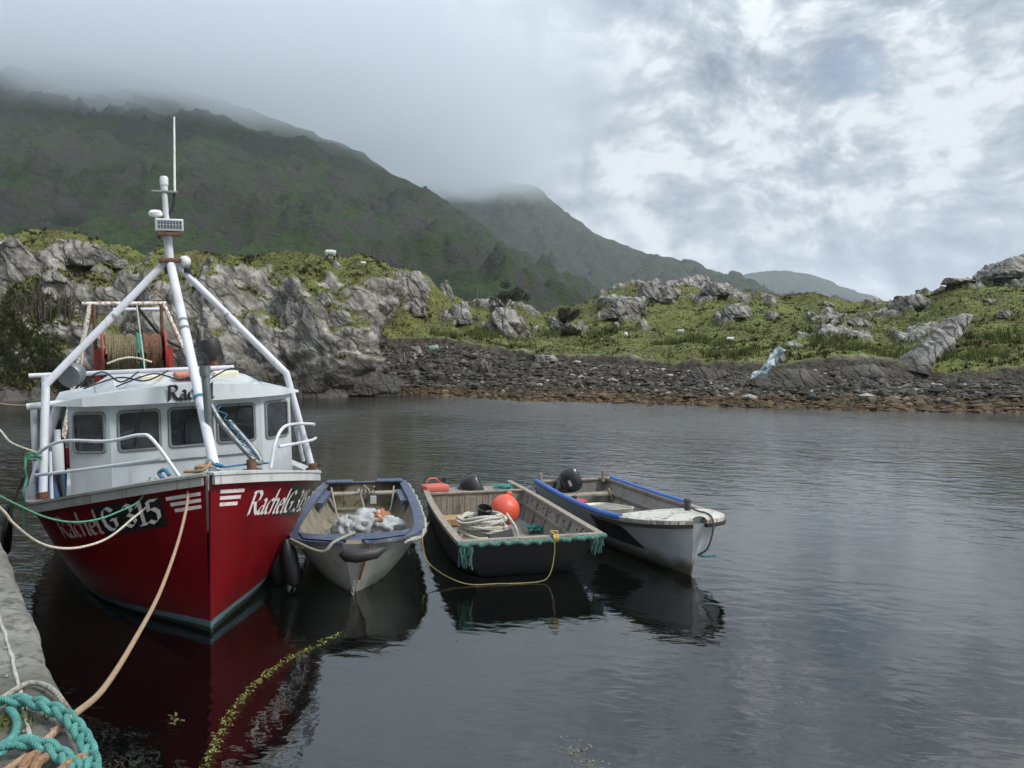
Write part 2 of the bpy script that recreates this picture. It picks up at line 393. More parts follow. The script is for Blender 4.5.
# ------------------------------------------------------------------ near shore: profiles from the water's edge to the skyline
PROF = {
 -200: [(402,50),(392,51),(340,53),(300,56),(270,60),(250,64),(232,72)],
 0:    [(400,51.5),(388,52.3),(340,54),(300,56.5),(268,60),(250,63),(238,70)],
 50:   [(399,52.6),(386,53.4),(335,55),(295,57.5),(268,61),(248,64),(236,70)],
 100:  [(398,53.7),(385,54.5),(335,56),(300,58.5),(275,62),(262,65),(251,71)],
 140:  [(398,53.7),(384,54.5),(335,56),(302,59),(285,62),(272,66),(264,72)],
 200:  [(398,53.7),(382,54.5),(335,56.2),(305,59.5),(288,63),(272,67),(262,73)],
 260:  [(398,53.7),(380,54.6),(335,56.4),(305,59.5),(285,63),(270,67),(262,73)],
 310:  [(397,54.8),(380,55.6),(338,57.2),(305,60),(285,63),(270,67),(263,73)],
 340:  [(396,56),(380,56.6),(345,58.0),(308,60.5),(286,64),(270,68),(265,74)],
 366:  [(394.5,58),(384,58.9),(352,60.4),(312,63),(288,66.5),(272,70),(265,76)],
 388:  [(393,59.9),(388,60.8),(364,63),(346,68),(322,72),(290,77),(267,84)],
 410:  [(394,58.6),(380,61.5),(360,66),(345,71),(318,76),(290,82),(268,88)],
 430:  [(395,57.3),(380,61.5),(360,66),(344,71.5),(322,78),(305,84),(284,90)],
 470:  [(397,54.8),(382,60),(362,65.5),(346,72),(330,80),(315,88),(301,96)],
 520: [(401,50.5),(385,57),(372,63),(359,71),(335,80),(320,88),(307,97)],
 580: [(402,49.5),(386,56),(376,60.5),(363,68),(338,79),(318,92),(302,106)],
 640: [(404,47.7),(388,53.5),(379,57.5),(367,65),(338,78),(312,92),(284,108)],
 690: [(405,46.8),(389,52),(381,56),(371,62),(340,75),(310,92),(277,110)],
 740: [(407,45.2),(390,50.5),(382,54.5),(372,60),(338,75),(315,90),(292,108)],
 800: [(408,44.4),(391,49.5),(381,53.5),(370,59),(336,74),(314,88),(294,104)],
 860: [(410,43),(393,48),(382,52),(368,58),(338,70),(318,84),(299,98)],
 910: [(411,42.2),(394,47),(386,51),(378,56),(340,68),(318,80),(298,94)],
 950: [(412,41.6),(395,46.5),(387,50.5),(379,55),(335,67),(308,78),(288,90)],
 1024: [(412,41.6),(395,46.5),(388,50.5),(379,55),(330,66),(295,76),(264,88)],
 1250: [(412,41.6),(395,46.5),(388,50.5),(378,55),(320,66),(280,76),(240,88)]}
SEG = [6, 26, 40, 36, 30, 28, 30, 12, 8]
U = np.arange(-200, 1250, 1.6)
def shore():
    keys = sorted(PROF); K = []
    for k in range(10):
        d = []; z = []
        for u in keys:
            pr = PROF[u]
            if k == 0: D, Z = pr[0][1] - 5, -1.6
            elif k <= 7: D = pr[k - 1][1]; Z = CAM_H - (pr[k - 1][0] - HOR) / F_PX * D
            elif k == 8: D, Z = pr[6][1] + 30, CAM_H - (pr[6][0] - HOR) / F_PX * pr[6][1] - 4
            else: D, Z = 240, 1.0
            d.append(D); z.append(Z)
        d = np.interp(U, keys, d); z = np.interp(U, keys, z)
        ker = np.hanning(17); ker /= ker.sum()
        pad = lambda a: np.convolve(np.pad(a, 8, mode='edge'), ker, 'valid')
        K.append((pad(d), pad(z)))
    Ds, Zs, T = [], [], []
    for k in range(9):
        for j in range(SEG[k]):
            a = j / SEG[k]; Ds.append(K[k][0] * (1 - a) + K[k + 1][0] * a); Zs.append(K[k][1] * (1 - a) + K[k + 1][1] * a); T.append(k + a)
    Ds.append(K[9][0]); Zs.append(K[9][1]); T.append(9.0)
    D = np.stack(Ds, 1); Z = np.stack(Zs, 1); T = np.array(T)[None, :].repeat(len(U), 0); UU = U[:, None].repeat(T.shape[1], 1)
    # round the profile corners a little
    for _ in range(3):
        Z[:, 1:-1] = (Z[:, :-2] + 2 * Z[:, 1:-1] + Z[:, 2:]) / 4; D[:, 1:-1] = (D[:, :-2] + 2 * D[:, 1:-1] + D[:, 2:]) / 4
    P = np.stack([(UU - 512) / F_PX * D, D, Z], -1)
    def normals(P):
        du = np.gradient(P, axis=0); dv = np.gradient(P, axis=1); n = np.cross(du, dv)
        return n / (np.linalg.norm(n, axis=-1, keepdims=True) + 1e-9)
    n = normals(P); sh = T.shape
    p = P.reshape(-1, 3)
    ub = np.interp(T, [0, 1.3, 2, 3, 4, 5, 6, 7], [392, 392, 383, 368, 374, 388, 418, 432])
    left = 1 - sstep(UU + 7 * fbm(p * .25, 2).reshape(sh), ub - 9, ub + 7)
    cliff = left * sstep(T, .3, 1.2) * (1 - sstep(T, 5.2, 6.6))
    R = Matrix.Rotation(.72, 3, 'Y') @ Matrix.Rotation(.2, 3, 'Z'); Rn = np.array(R)
    q = (p @ Rn.T) * np.array([1.05, .26, .26])
    q = q + .35 * np.stack([fbm(p * .3, 2), fbm(p * .3 + 40, 2), fbm(p * .3 + 80, 2)], -1)
    st = ridged(q, 4, .55).reshape(sh); bl = fbm(p * .22, 3).reshape(sh); fi = fbm(p * 1.3, 4, .6).reshape(sh); fo = ridged(p * .55, 3).reshape(sh)
    ledge = fbm((p @ Rn.T) * np.array([.30, .085, .085]) + 5, 3, .5).reshape(sh) + .6 * fbm(p * np.array([.09, .09, .34]) + 21, 3).reshape(sh)
    blk = np.clip(fbm(p * np.array([.16, .16, .24]) + 50, 2).reshape(sh) * 5, -1, 1)
    knob = fbm(p * np.array([.10, .10, .10]) + 9, 3).reshape(sh)
    beach = (1 - left) * (1 - sstep(T, 4.08, 4.14)) * sstep(T, .0, .6)
    patch = sstep(fbm(p * np.array([.14, .10, .14]) + 3, 4, .6).reshape(sh), .40, .52) * (1 - left) * sstep(T, 4.5, 5.3)
    disp = cliff * (.28 * st + .7 * bl + .18 * fi + .22 * fo + 2.1 * ledge + .55 * blk)
    disp += (1 - cliff) * (1 - beach) * sstep(T, 1, 2) * (.5 * bl + .10 * fi) + beach * (.16 * fi + .2 * bl)
    disp += sstep(T, 4.3, 5.5) * (1 - left) * knob * 1.1 + patch * (.35 + .35 * st)
    disp += left * sstep(T, 5, 6.6) * (1.3 * knob + .35 * fo + .5 * ledge)
    disp *= (1 - sstep(T, 7.6, 8.4)) * sstep(T, .0, .8)
    P = P + n * disp[..., None]
    # the turf ends in a small undercut bank above the beach
    bank = (1 - left) * sstep(T, 3.99, 4.05) * (1 - sstep(T, 4.05, 4.9)); P[..., 2] += bank * (.35 + .2 * bl)
    n = normals(P); Q = P.copy()
    for _ in range(10):
        Q[1:-1] = (Q[:-2] + 2 * Q[1:-1] + Q[2:]) / 4; Q[:, 1:-1] = (Q[:, :-2] + 2 * Q[:, 1:-1] + Q[:, 2:]) / 4
    nz = normals(Q)[..., 2]
    lo = fbm(P.reshape(-1, 3) * .5 + 70, 4, .6).reshape(sh)
    grass = sstep(nz + .22 * lo, .60, .80) * sstep(T, 1.6, 2.2) * left * sstep(P[..., 2] + lo, 2.6, 3.8)
    grass = np.maximum(grass, left * sstep(T + 1.1 * lo, 5.2, 5.9) * sstep(nz + .4 * lo, .42, .66))
    gr = (1 - left) * sstep(T + .04 * lo, 4.07, 4.13) * (1 - sstep(patch + .25 * lo, .35, .6))
    grass = np.clip(np.maximum(grass, gr), 0, 1)
    ivy = sstep(72 - UU + 25 * lo, 0, 25) * sstep(UU, -30, 8) * sstep(T, 1.2, 1.7) * (1 - sstep(T, 3.4, 4.2))
    np_mesh_obj = np_mesh('shore_terrain', P.reshape(-1, 3), grid_faces(*sh), M_GROUND, {'grass': grass.ravel(), 'beach': beach.ravel()}, 'structure')
    tag(np_mesh_obj, 'rocky shore with turf, cliffs and weed-covered beach across the inlet', 'shore')
    return P, n, T, UU, grass, beach, left, ivy, lo
SP, SN, ST, SU, SG, SB, SL, SI, SLO = shore()
SPY = HOR + (CAM_H - SP[..., 2]) / SP[..., 1] * F_PX          # row on which each terrain point is seen
def ground_px(px, py):
    c = int(np.clip(round((px - U[0]) / 1.6), 0, len(U) - 1)); col = SPY[c]
    lo = np.nonzero((ST[c] > .9) & (ST[c] < 7.2) & (col <= py))[0]
    return Vector(SP[c, lo[0]]) if len(lo) else Vector(SP[c, np.argmin(col)])

# ------------------------------------------------------------------ unseen slope added at the viewer's back to keep sky light off the hulls
def add_shade_slope():
    us = np.linspace(-420, 420, 90); ts = np.linspace(0, 1, 40)
    X, T = np.meshgrid(us, ts, indexing='ij'); Y = -26 - 330 * T - .0004 * 0 * X; Z = 1.6 + 95 * T ** .9
    p = np.stack([X, Y, Z], -1).reshape(-1, 3); Z = Z + (fbm(p / 40, 4).reshape(Z.shape) * 7 * sstep(T, .02, .3))
    Z[:, 0] = -3.4; P = np.stack([X, Y, Z], -1)
    t = NT('shade_slope_grass'); a = t.noise(.05, 6, .6); m = t.principled(t.mix(t.step(a, .35, .65), (.04, .05, .018), (.09, .10, .035)), .95)
    tag(np_mesh('shade_slope', P.reshape(-1, 3), grid_faces(90, 40), m, None, 'structure'), 'unseen grassy slope added behind the pier to shade the boats', 'shade_slope')
add_shade_slope()

# ------------------------------------------------------------------ mountains
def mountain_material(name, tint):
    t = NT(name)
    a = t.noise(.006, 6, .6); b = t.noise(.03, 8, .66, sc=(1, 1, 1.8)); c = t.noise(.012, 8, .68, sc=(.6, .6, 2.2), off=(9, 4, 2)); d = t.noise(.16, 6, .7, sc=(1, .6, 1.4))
    col = t.mix(t.step(a, .36, .64), (.021, .040, .015), (.046, .084, .027))  # mountain colours darkened overall, the cloud shadow is put into the albedo
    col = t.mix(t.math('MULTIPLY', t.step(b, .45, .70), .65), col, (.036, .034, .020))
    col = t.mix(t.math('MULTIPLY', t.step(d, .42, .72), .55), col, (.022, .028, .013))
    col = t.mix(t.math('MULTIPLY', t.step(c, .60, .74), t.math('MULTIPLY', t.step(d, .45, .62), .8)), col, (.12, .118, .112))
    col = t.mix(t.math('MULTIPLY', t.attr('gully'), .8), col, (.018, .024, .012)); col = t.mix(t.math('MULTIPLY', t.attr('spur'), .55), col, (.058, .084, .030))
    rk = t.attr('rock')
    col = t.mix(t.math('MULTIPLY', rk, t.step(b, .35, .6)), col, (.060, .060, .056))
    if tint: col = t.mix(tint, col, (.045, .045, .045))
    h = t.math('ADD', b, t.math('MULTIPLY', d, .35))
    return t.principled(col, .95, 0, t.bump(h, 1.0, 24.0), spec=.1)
def mountain(name, label, ridge, Db, Dr, yb, us, rows, amp, tint, seed, gl):
    rx, ry = zip(*ridge)
    us = np.arange(*us); ry = np.interp(us, rx, ry); ker = np.hanning(9); ker /= ker.sum(); ry = np.convolve(np.pad(ry, 4, mode='edge'), ker, 'valid')
    t = np.concatenate([np.linspace(0, 1, rows) ** .9, np.linspace(1.02, 1.5, 10)])
    T = t[None].repeat(len(us), 0); UU = us[:, None].repeat(len(t), 1); RY = ry[:, None].repeat(len(t), 1)
    Dr_ = np.interp(us, [us[0], us[-1]], Dr)[:, None]
    zr = CAM_H - (RY - HOR) / F_PX * Dr_
    D = Db + (Dr_ - Db) * T
    up = np.minimum(T, 1)
    Z = yb + (zr - yb) * (.62 * up + .38 * up ** 2.2) - np.maximum(T - 1, 0) * zr * 1.2
    P = np.stack([(UU - 512) / F_PX * D, D, Z], -1); sh = T.shape; p = P.reshape(-1, 3)
    wob = np.stack([fbm(p * .002 + seed, 3), fbm(p * .002 + seed + 30, 3), np.zeros(len(p))], -1) * 90
    g = ridged((p + wob) * np.array([1 / gl, 1 / (gl * 4.2), 1 / (gl * 3)]) + seed, 5, .52).reshape(sh)
    f = fbm(p / 75 + seed, 6, .58).reshape(sh); bench = ridged(p * np.array([1 / 300, 1 / 240, 1 / 30]) + seed, 4, .6).reshape(sh)
    env = sstep(T, .02, .25) * (.22 + .78 * (1 - sstep(T, .70, 1.0)))
    Z2 = Z + env * amp * (.85 * (g - .6) + .70 * f + .45 * (bench - .5))
    P[..., 2] = Z2
    du = np.gradient(P, axis=0); dv = np.gradient(P, axis=1); n = np.cross(du, dv); n /= np.linalg.norm(n, axis=-1, keepdims=True)
    rock = sstep(.84 - n[..., 2], .0, .14)
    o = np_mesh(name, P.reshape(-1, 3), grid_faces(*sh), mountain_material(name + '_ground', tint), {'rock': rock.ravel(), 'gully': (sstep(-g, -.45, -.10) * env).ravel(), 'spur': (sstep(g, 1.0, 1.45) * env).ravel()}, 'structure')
    return tag(o, label, 'mountain')
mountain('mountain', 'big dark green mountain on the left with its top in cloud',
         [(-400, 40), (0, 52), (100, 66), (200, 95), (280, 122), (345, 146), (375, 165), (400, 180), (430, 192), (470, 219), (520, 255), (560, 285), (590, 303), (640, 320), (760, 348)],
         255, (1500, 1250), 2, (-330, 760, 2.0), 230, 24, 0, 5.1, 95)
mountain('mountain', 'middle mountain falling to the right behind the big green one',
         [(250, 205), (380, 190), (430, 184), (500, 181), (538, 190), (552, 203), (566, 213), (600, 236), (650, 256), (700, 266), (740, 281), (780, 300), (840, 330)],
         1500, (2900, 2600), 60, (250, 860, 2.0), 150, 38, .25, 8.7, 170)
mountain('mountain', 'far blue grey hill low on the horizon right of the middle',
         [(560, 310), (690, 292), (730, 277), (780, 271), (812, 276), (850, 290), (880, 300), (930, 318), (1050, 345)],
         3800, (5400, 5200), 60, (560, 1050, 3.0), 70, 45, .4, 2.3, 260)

# ------------------------------------------------------------------ haze and the low cloud that hides the tops
def haze_box():
    t = NT('haze_air'); v = t.n('ShaderNodeVolumePrincipled')
    v.inputs['Color'].default_value = (.80, .87, .95, 1); v.inputs['Density'].default_value = HAZE_DENSITY
    t.l(v.outputs[0], t.out.inputs['Volume'])
    mb = MB(); mb.box((0, 4000, 550), (26000, 16000, 1110)); o = mb.build('haze', t.m)
    tag(o, 'pale even haze in the air over the inlet and mountains', 'haze', kind='stuff'); o.display_type = 'WIRE'
def cloud_bank():
    t = NT('cloud_volume'); x, y, z = t.pos(0), t.pos(1), t.pos(2)
    base = t.math('ADD', t.math('MULTIPLY', t.math('ADD', x, 300), -.05), t.math('MULTIPLY', t.math('SUBTRACT', y, 1450), .135))
    base = t.math('ADD', base, 338)
    n1 = t.noise(.0042, 4, .58, sc=(1, 1, 1.5))
    hh = t.math('ADD', t.math('SUBTRACT', z, base), t.math('MULTIPLY', t.math('SUBTRACT', n1, .5), 260))
    d = t.math('MULTIPLY', t.step(hh, -15, 80), t.math('SUBTRACT', 1.0, t.step(hh, 190, 330)))
    edge = t.math('MULTIPLY', t.math('SUBTRACT', 1.0, t.step(x, -250, 260)), t.math('SUBTRACT', 1.0, t.step(z, 760, 1000)))
    edge = t.math('MULTIPLY', edge, t.math('MULTIPLY', t.step(x, -3300, -2600), t.step(y, 750, 1000)))
    edge = t.math('MULTIPLY', edge, t.math('SUBTRACT', 1.0, t.step(y, 3000, 3500)))
    v = t.n('ShaderNodeVolumePrincipled'); v.inputs['Color'].default_value = (.86, .895, .93, 1)
    v.inputs['Anisotropy'].default_value = .55
    t.l(t.math('MULTIPLY', t.math('MULTIPLY', d, edge), .0062), v.inputs['Density'])
    t.l(v.outputs[0], t.out.inputs['Volume'])
    mb = MB(); mb.box((-1200, 2140, 660), (4400, 2900, 720)); o = mb.build('low_cloud', t.m)
    t.m.volume_intersection_method = 'FAST' if hasattr(t.m, 'volume_intersection_method') else None
    tag(o, 'low grey cloud hiding the mountain tops', 'cloud', kind='stuff')
HAZE_DENSITY = 7.5e-5

# ------------------------------------------------------------------ outcrops, boulders, stones, plants and sheep of the far shore
def rock_mesh(name, size, seed, sub=5, strata=.22, lump=.35, tilt=-.6, flat=.45):
    bm = bmesh.new(); bmesh.ops.create_icosphere(bm, subdivisions=sub, radius=1)
    v = np.array([x.co[:] for x in bm.verts]); rng = np.random.default_rng(seed)
    d = 1 + lump * fbm(v * 1.1 + seed * 3.7, 3)
    v = v * d[:, None]
    for _ in range(7):                                   # split faces, as broken rock has
        n = rng.normal(size=3); n[2] = abs(n[2]) * .7; n /= np.linalg.norm(n); h = rng.uniform(.50, .85); k = v @ n
        v = v - np.maximum(k - h, 0)[:, None] * n[None] * .92
    c, s = math.cos(tilt), math.sin(tilt); ax = v * np.array(size); w = ax[:, 0] * c + ax[:, 2] * -s
    m = max(size); st = ridged(np.stack([w * 3.2 / m, ax[:, 1] * .8 / m, (ax[:, 0] * s + ax[:, 2] * c) * .7 / m], 1) + seed, 4, .55)
    nn = v / np.linalg.norm(v, axis=1, keepdims=True)
    ax = ax + nn * (st * strata * min(size))[:, None] * .6 + nn * (fbm(ax * 2.2 + seed, 3) * .10 * min(size))[:, None]
    ax[:, 2] = np.maximum(ax[:, 2], -size[2] * flat)
    for a, b in zip(bm.verts, ax): a.co = b
    me = bpy.data.meshes.new(name); bm.to_mesh(me); bm.free(); me.materials.append(M_ROCK)
    me.polygons.foreach_set('use_smooth', [True] * len(me.polygons)); me.set_sharp_from_angle(angle=math.radians(50)); return me
def outcrop(label, px, py, wpx, hpx, seed, depth=1.0, name='rock_outcrop', cat='rock', sink=.25, rz=0, tilt=-.6, group=None, sub=5, dD=0):
    g = ground_px(px, py); D = g.y + dD; w = wpx / F_PX * D / 2; h = hpx / F_PX * D * (.8 if px > 590 and name == 'rock_outcrop' else 1)
    o = link(name, rock_mesh(name, (w, w * depth, h * .8), seed, sub, tilt=tilt)); o.location = (g.x * D / g.y, D + w * depth * .3, g.z + h * (.36 - sink - (.10 if px > 440 else 0))); o.rotation_euler.z = rz
    return tag(o, label, cat, group)
outcrop('broad split outcrop with the dark bush growing on it', 506, 332, 46, 32, 1, .7)
outcrop('pale outcrop just left of the outcrop that carries the bush', 461, 320, 24, 20, 2, .8)
outcrop('tall weathered outcrop at the right end of the cliff top', 413, 298, 34, 38, 3, .7)
outcrop('lower rounded outcrop below the tall one at the cliff end', 414, 313, 26, 16, 4, .8)
outcrop('small outcrop on the skyline between the cliff and the bush', 446, 295, 18, 16, 5, .8)
outcrop('low grey outcrop at the foot of the grassy slope right of the bush', 560, 327, 22, 9, 6, .8)
outcrop('long pale slab on the left flank of the central knoll', 622, 314, 44, 20, 7, .6, rz=.3)
outcrop('grey outcrop high on the crest of the central knoll', 655, 298, 46, 22, 8, .6)
outcrop('wide outcrop under the top of the central knoll', 690, 286, 52, 16, 9, .6)
outcrop('dark outcrop on the right shoulder of the central knoll', 716, 294, 28, 14, 10, .7)
outcrop('cluster of grey stone on the grass below the knoll', 737, 318, 30, 13, 11, .7)
outcrop('small pale rock on the grass right of the knoll', 772, 319, 18, 9, 12, .8)
outcrop('rounded rock on the middle of the right hand meadow', 862, 326, 26, 10, 13, .7)
outcrop('small rock near the skyline left of the big skyline rock', 828, 306, 16, 7, 14, .8)
outcrop('big rounded rock on the skyline before the right hill', 918, 308, 42, 14, 15, .6, tilt=.3)
outcrop('long skyline rock low on the slope of the right hill', 962, 284, 40, 7, 16, .6)
outcrop('grey rock high on the right hill at the picture edge', 1012, 276, 40, 12, 17, .6)
outcrop('small boulder standing on the slope of the right hill', 1008, 316, 16, 10, 18, .9)
outcrop('pale boulder on the right hill above the layered ridge', 990, 303, 14, 7, 19, .9)
outcrop('broad low slab at the top of the stony beach', 800, 386, 110, 22, 20, .45, tilt=-.2)
outcrop('dark slab at the beach top left of the pale blue sheet', 716, 378, 58, 15, 21, .5, tilt=-.2)
outcrop('dark wedge of rock under the turf above the beach', 868, 378, 70, 16, 22, .5, tilt=.5)
outcrop('grey rock behind the pale blue sheet', 778, 362, 22, 15, 23, .8)
outcrop('white lichened rock on the grass above the slab', 792, 348, 26, 9, 24, .7)
outcrop('pale block on the shelf at the beach top near the bush', 545, 362, 36, 12, 25, .6, tilt=-.2)
outcrop('squared block standing on the beach below the bush', 486, 373, 18, 15, 26, .8, tilt=.1)
outcrop('rounded stone on the beach near the headland', 402, 364, 13, 10, 27, .9)
outcrop('smooth pale ledge at the water under the headland', 350, 396, 90, 22, 28, .35, tilt=-.15, sink=.15)
outcrop('pale stone on the cliff top at the far left', 72, 262, 66, 24, 29, .6, tilt=-.2)
outcrop('grey outcrop at the left picture edge above the dark bank', 14, 284, 52, 40, 30, .6)
outcrop('low stone on the cliff top below the pale stone', 54, 280, 26, 12, 31, .8)
outcrop('small stone on the cliff top left of the mast', 118, 268, 22, 9, 32, .8)
# the layered ridge of tilted beds on the right
ridge = thing('rock_ridge', 'leaning ridge of layered grey rock beds above the right beach', 'rock', ground_px(936, 372))
for k in range(8):
    f = k / 7; px, py = 921 + 40 * f + random.uniform(-2, 2), 372 - 42 * f; g = ground_px(px, py); D = g.y
    me = rock_mesh('bed', (.50, 1.5, 2.0 - .3 * f), 40 + k, 4, strata=.25, lump=.25, tilt=-.2)
    o = link('bed', me, ridge); o.location = g - ridge.location + Vector((0, .6, .35)); o.rotation_euler = (random.uniform(-.1, .1), math.radians(38 + random.uniform(-6, 6)), .25)
rnd = random.Random(21)
for k in range(26):
    px = rnd.uniform(400, 1010); bt = np.interp(px, [400, 560, 700, 1000], [352, 364, 374, 380]); bl = np.interp(px, [400, 560, 700, 1000], [388, 397, 402, 406])
    py = bt + (bl - bt) * rnd.random() ** 1.6
    outcrop('grey boulder among the smaller stones of the far beach', px, py, rnd.uniform(8, 15), rnd.uniform(6, 10), 60 + k, .9, 'boulder', 'boulder', .2, rnd.uniform(0, 3), group='boulders on the far beach', sub=3)

def scatter(n, weight, seed):
    """random points on the shore mesh: cells drawn by weight"""
    rng = np.random.default_rng(seed); w = weight[:-1, :-1].ravel() * 1.0; w = np.cumsum(w); idx = np.searchsorted(w, rng.random(n) * w[-1]); nv = SP.shape[1] - 1
    i, j = idx // nv, idx % nv; a, b = rng.random(n)[:, None], rng.random(n)[:, None]
    return SP[i, j] * (1 - a) * (1 - b) + SP[i + 1, j] * a * (1 - b) + SP[i, j + 1] * (1 - a) * b + SP[i + 1, j + 1] * a * b, i, j, rng
dA = np.linalg.norm(np.cross(np.gradient(SP, axis=0), np.gradient(SP, axis=1)), axis=-1)
INV = (SU > -40) & (SU < 1080) & (ST < 7.3)
def stones():
    bm = bmesh.new(); bmesh.ops.create_icosphere(bm, subdivisions=1, radius=1); bv = np.array([v.co[:] for v in bm.verts]); bf = np.array([[v.index for v in f.verts] for f in bm.faces]); bm.free()
    P, i, j, rng = scatter(17000, dA * INV * SB * (ST > .8) * (ST < 3.9) / SP[..., 1] , 5); n = len(P)
    r = (.045 + .13 * rng.random(n) ** 3 + .20 * (rng.random(n) ** 16)) * 1.25
    sc = np.stack([r * rng.uniform(.8, 1.6, n), r * rng.uniform(.8, 1.3, n), r * rng.uniform(.45, .9, n)], 1)
    V = bv[None] * (1 + .30 * rng.normal(size=(n, len(bv), 1)).clip(-1, 1)) * sc[:, None]
    q = rng.uniform(0, 6.28, n); c, s = np.cos(q)[:, None], np.sin(q)[:, None]
    V = np.stack([V[..., 0] * c - V[..., 1] * s, V[..., 0] * s + V[..., 1] * c, V[..., 2]], -1) + P[:, None]
    Fc = (bf[None] + (np.arange(n) * len(bv))[:, None, None]).reshape(-1, 3); tone = np.repeat(rng.random(n), len(bv))
    t = NT('beach_stone'); a = t.attr('tone'); z = t.pos(2); b = t.noise(6, 5, .6)
    col = t.mix(t.step(a, .25, .9), (.016, .014, .011), (.078, .068, .053)); col = t.mix(t.step(a, .93, .99), col, (.27, .26, .24))
    weed_ = t.math('SUBTRACT', 1.0, t.step(t.math('ADD', z, t.math('MULTIPLY', b, .6)), .45, 1.2))
    col = t.mix(t.math('MULTIPLY', weed_, .75), col, t.mix(a, (.028, .017, .006), (.095, .058, .016)))
    o = np_mesh('beach_stones', V.reshape(-1, 3), Fc, t.principled(col, .8, 0, t.bump(b, .5, .03), spec=.3), {'tone': tone}, 'stuff', None, False)
    tag(o, 'dark weedy stones and shingle covering the far beach', 'stones')
stones()
def tufts(name, label, cat, n, weight, seed, h, w, blades, c1, c2, c3, up=.55):
    P, i, j, rng = scatter(n, weight, seed); n = len(P); co = fbm(P * .22 + 4, 3); V = []; 
    hh = h * rng.uniform(.5, 1.3, n) * (1 + .5 * np.clip(fbm(P * .5 + 20, 2), -1, 1)); vs = []
    for k in range(blades):
        q = rng.uniform(0, 6.28, n); lean = rng.uniform(.1, up + .3, n); d = np.stack([np.cos(q), np.sin(q), np.zeros(n)], 1); e = np.stack([-np.sin(q), np.cos(q), np.zeros(n)], 1)
        base = P + d * (w * rng.uniform(0, 1.2, n))[:, None] - np.array([0, 0, .03]); tip = base + d * (hh * lean)[:, None] + np.array([0, 0, 1]) * hh[:, None]
        vs.append(np.stack([base - e * w * .5, base + e * w * .5, tip], 1))
    V = np.concatenate(vs).reshape(-1, 3); Fc = np.arange(len(V)).reshape(-1, 3)
    tone = np.tile(np.repeat(np.clip(.5 + .45 * co + .18 * rng.normal(size=n), 0, 1), 3), blades); rn = np.tile(np.repeat(rng.random(n), 3), blades)
    t = NT(name + '_blade'); col = t.mix(t.attr('tone'), c1, c2); col = t.mix(t.math('MULTIPLY', t.step(t.attr('rnd'), .55, .90), .8), col, c3)
    o = np_mesh(name, V, Fc, t.principled(col, .8, spec=.15), {'tone': tone, 'rnd': rn}, 'stuff', None, False); return tag(o, label, cat)
tufts('grass', 'short green and brown turf growing over the far shore', 'grass', 52000, dA * INV * (SG ** 2) / SP[..., 1] ** 1.3, 8, .10, .11, 4, (.074, .084, .028), (.135, .156, .046), (.135, .112, .052), .9)
tufts('heather', 'dark heather and coarse tussocks on the far cliff tops and knolls', 'heather', 2400, dA * INV * SG * sstep(SLO + fbm(SP.reshape(-1, 3) * .16 + 33, 3).reshape(SLO.shape), .25, .5) / SP[..., 1] ** 1.3, 9, .28, .16, 7, (.035, .038, .014), (.060, .060, .020), (.09, .068, .028), .8)
tufts('rushes', 'upright green rushes at the meadow edge above the beach', 'rushes', 2200, dA * INV * SG * (1 - SL) * (ST > 4.2) * (ST < 5.3) * sstep(fbm(SP.reshape(-1, 3) * .2 + 70, 3).reshape(SLO.shape), .10, .35), 10, .62, .05, 6, (.055, .078, .022), (.10, .13, .032), (.11, .09, .04), .25)
tufts('ivy', 'dark green ivy and bracken on the bank at the far left', 'ivy', 2600, dA * SI * 1.0 * (SU > -60), 11, .22, .18, 5, (.07, .082, .032), (.12, .14, .05), (.13, .11, .055), 1.2)
def twigs():
    mb = MB(); rnd = random.Random(4)
    for k in range(46):
        g = ground_px(26 + 52 * rnd.random(), 322 - 6 * rnd.random()); x, y, z = g
        p = Vector((x, y - .2, z)); pts = [p]; L = rnd.uniform(1.5, 2.9)
        for j in range(4): p = p + Vector((rnd.uniform(-.12, .12), rnd.uniform(-.05, .18), L / 4)); pts.append(p.copy())
        mb.tube(pts, [.035, .028, .022, .016, .008], 4)
        for j in (1, 2, 3): mb.tube([pts[j], pts[j] + Vector((rnd.uniform(-.5, .5), rnd.uniform(-.1, .2), rnd.uniform(.3, .7)))], [.018, .006], 4)
    tag(mb.build('bare_shrub', plain('grey_twigs', (.055, .05, .04), .9), None, None), 'bare grey twiggy shrub hanging on the bank at the far left', 'shrub', kind='stuff')
twigs()
def bush(label, px, py, wpx, hpx, seed, cols):
    g = ground_px(px, py); D = g.y; w = wpx / F_PX * D / 2; h = hpx / F_PX * D; rng = np.random.default_rng(seed)
    root = thing('bush', label, 'bush', g); n = 2600
    c = rng.normal(size=(9, 3)) * (w * .45, w * .45, h * .22) + (0, 0, h * .58); k = rng.integers(9, size=n); u = rng.normal(size=(n, 3)); u /= np.linalg.norm(u, axis=1, keepdims=True)
    P = c[k] + u * (w * .46 * rng.random(n) ** .4)[:, None] * (1, 1, .8); P[:, 2] = np.maximum(P[:, 2], .05)
    d = rng.normal(size=(n, 3)); d /= np.linalg.norm(d, axis=1, keepdims=True); e = np.cross(d, rng.normal(size=(n, 3))); e /= np.linalg.norm(e, axis=1, keepdims=True); l = .10
    V = np.stack([P - e * l * .5, P + d * l, P + e * l * .5, P - d * l], 1).reshape(-1, 3)
    t = NT('bush_leaf'); o = np_mesh('crown', V, np.arange(len(V)).reshape(-1, 4), t.principled(t.mix(t.attr('tone'), *cols), .8), {'tone': np.repeat(rng.random(n), 4)}, None, root, False)
    mb = MB()
    for q in range(5): mb.tube([(0, 0, -.2), tuple(c[q] * .5), tuple(c[q])], [.07, .05, .02], 6)
    mb.build('stem', plain('bush_bark', (.05, .042, .035), .9), root)
g_ = ground_px(505, 312); 
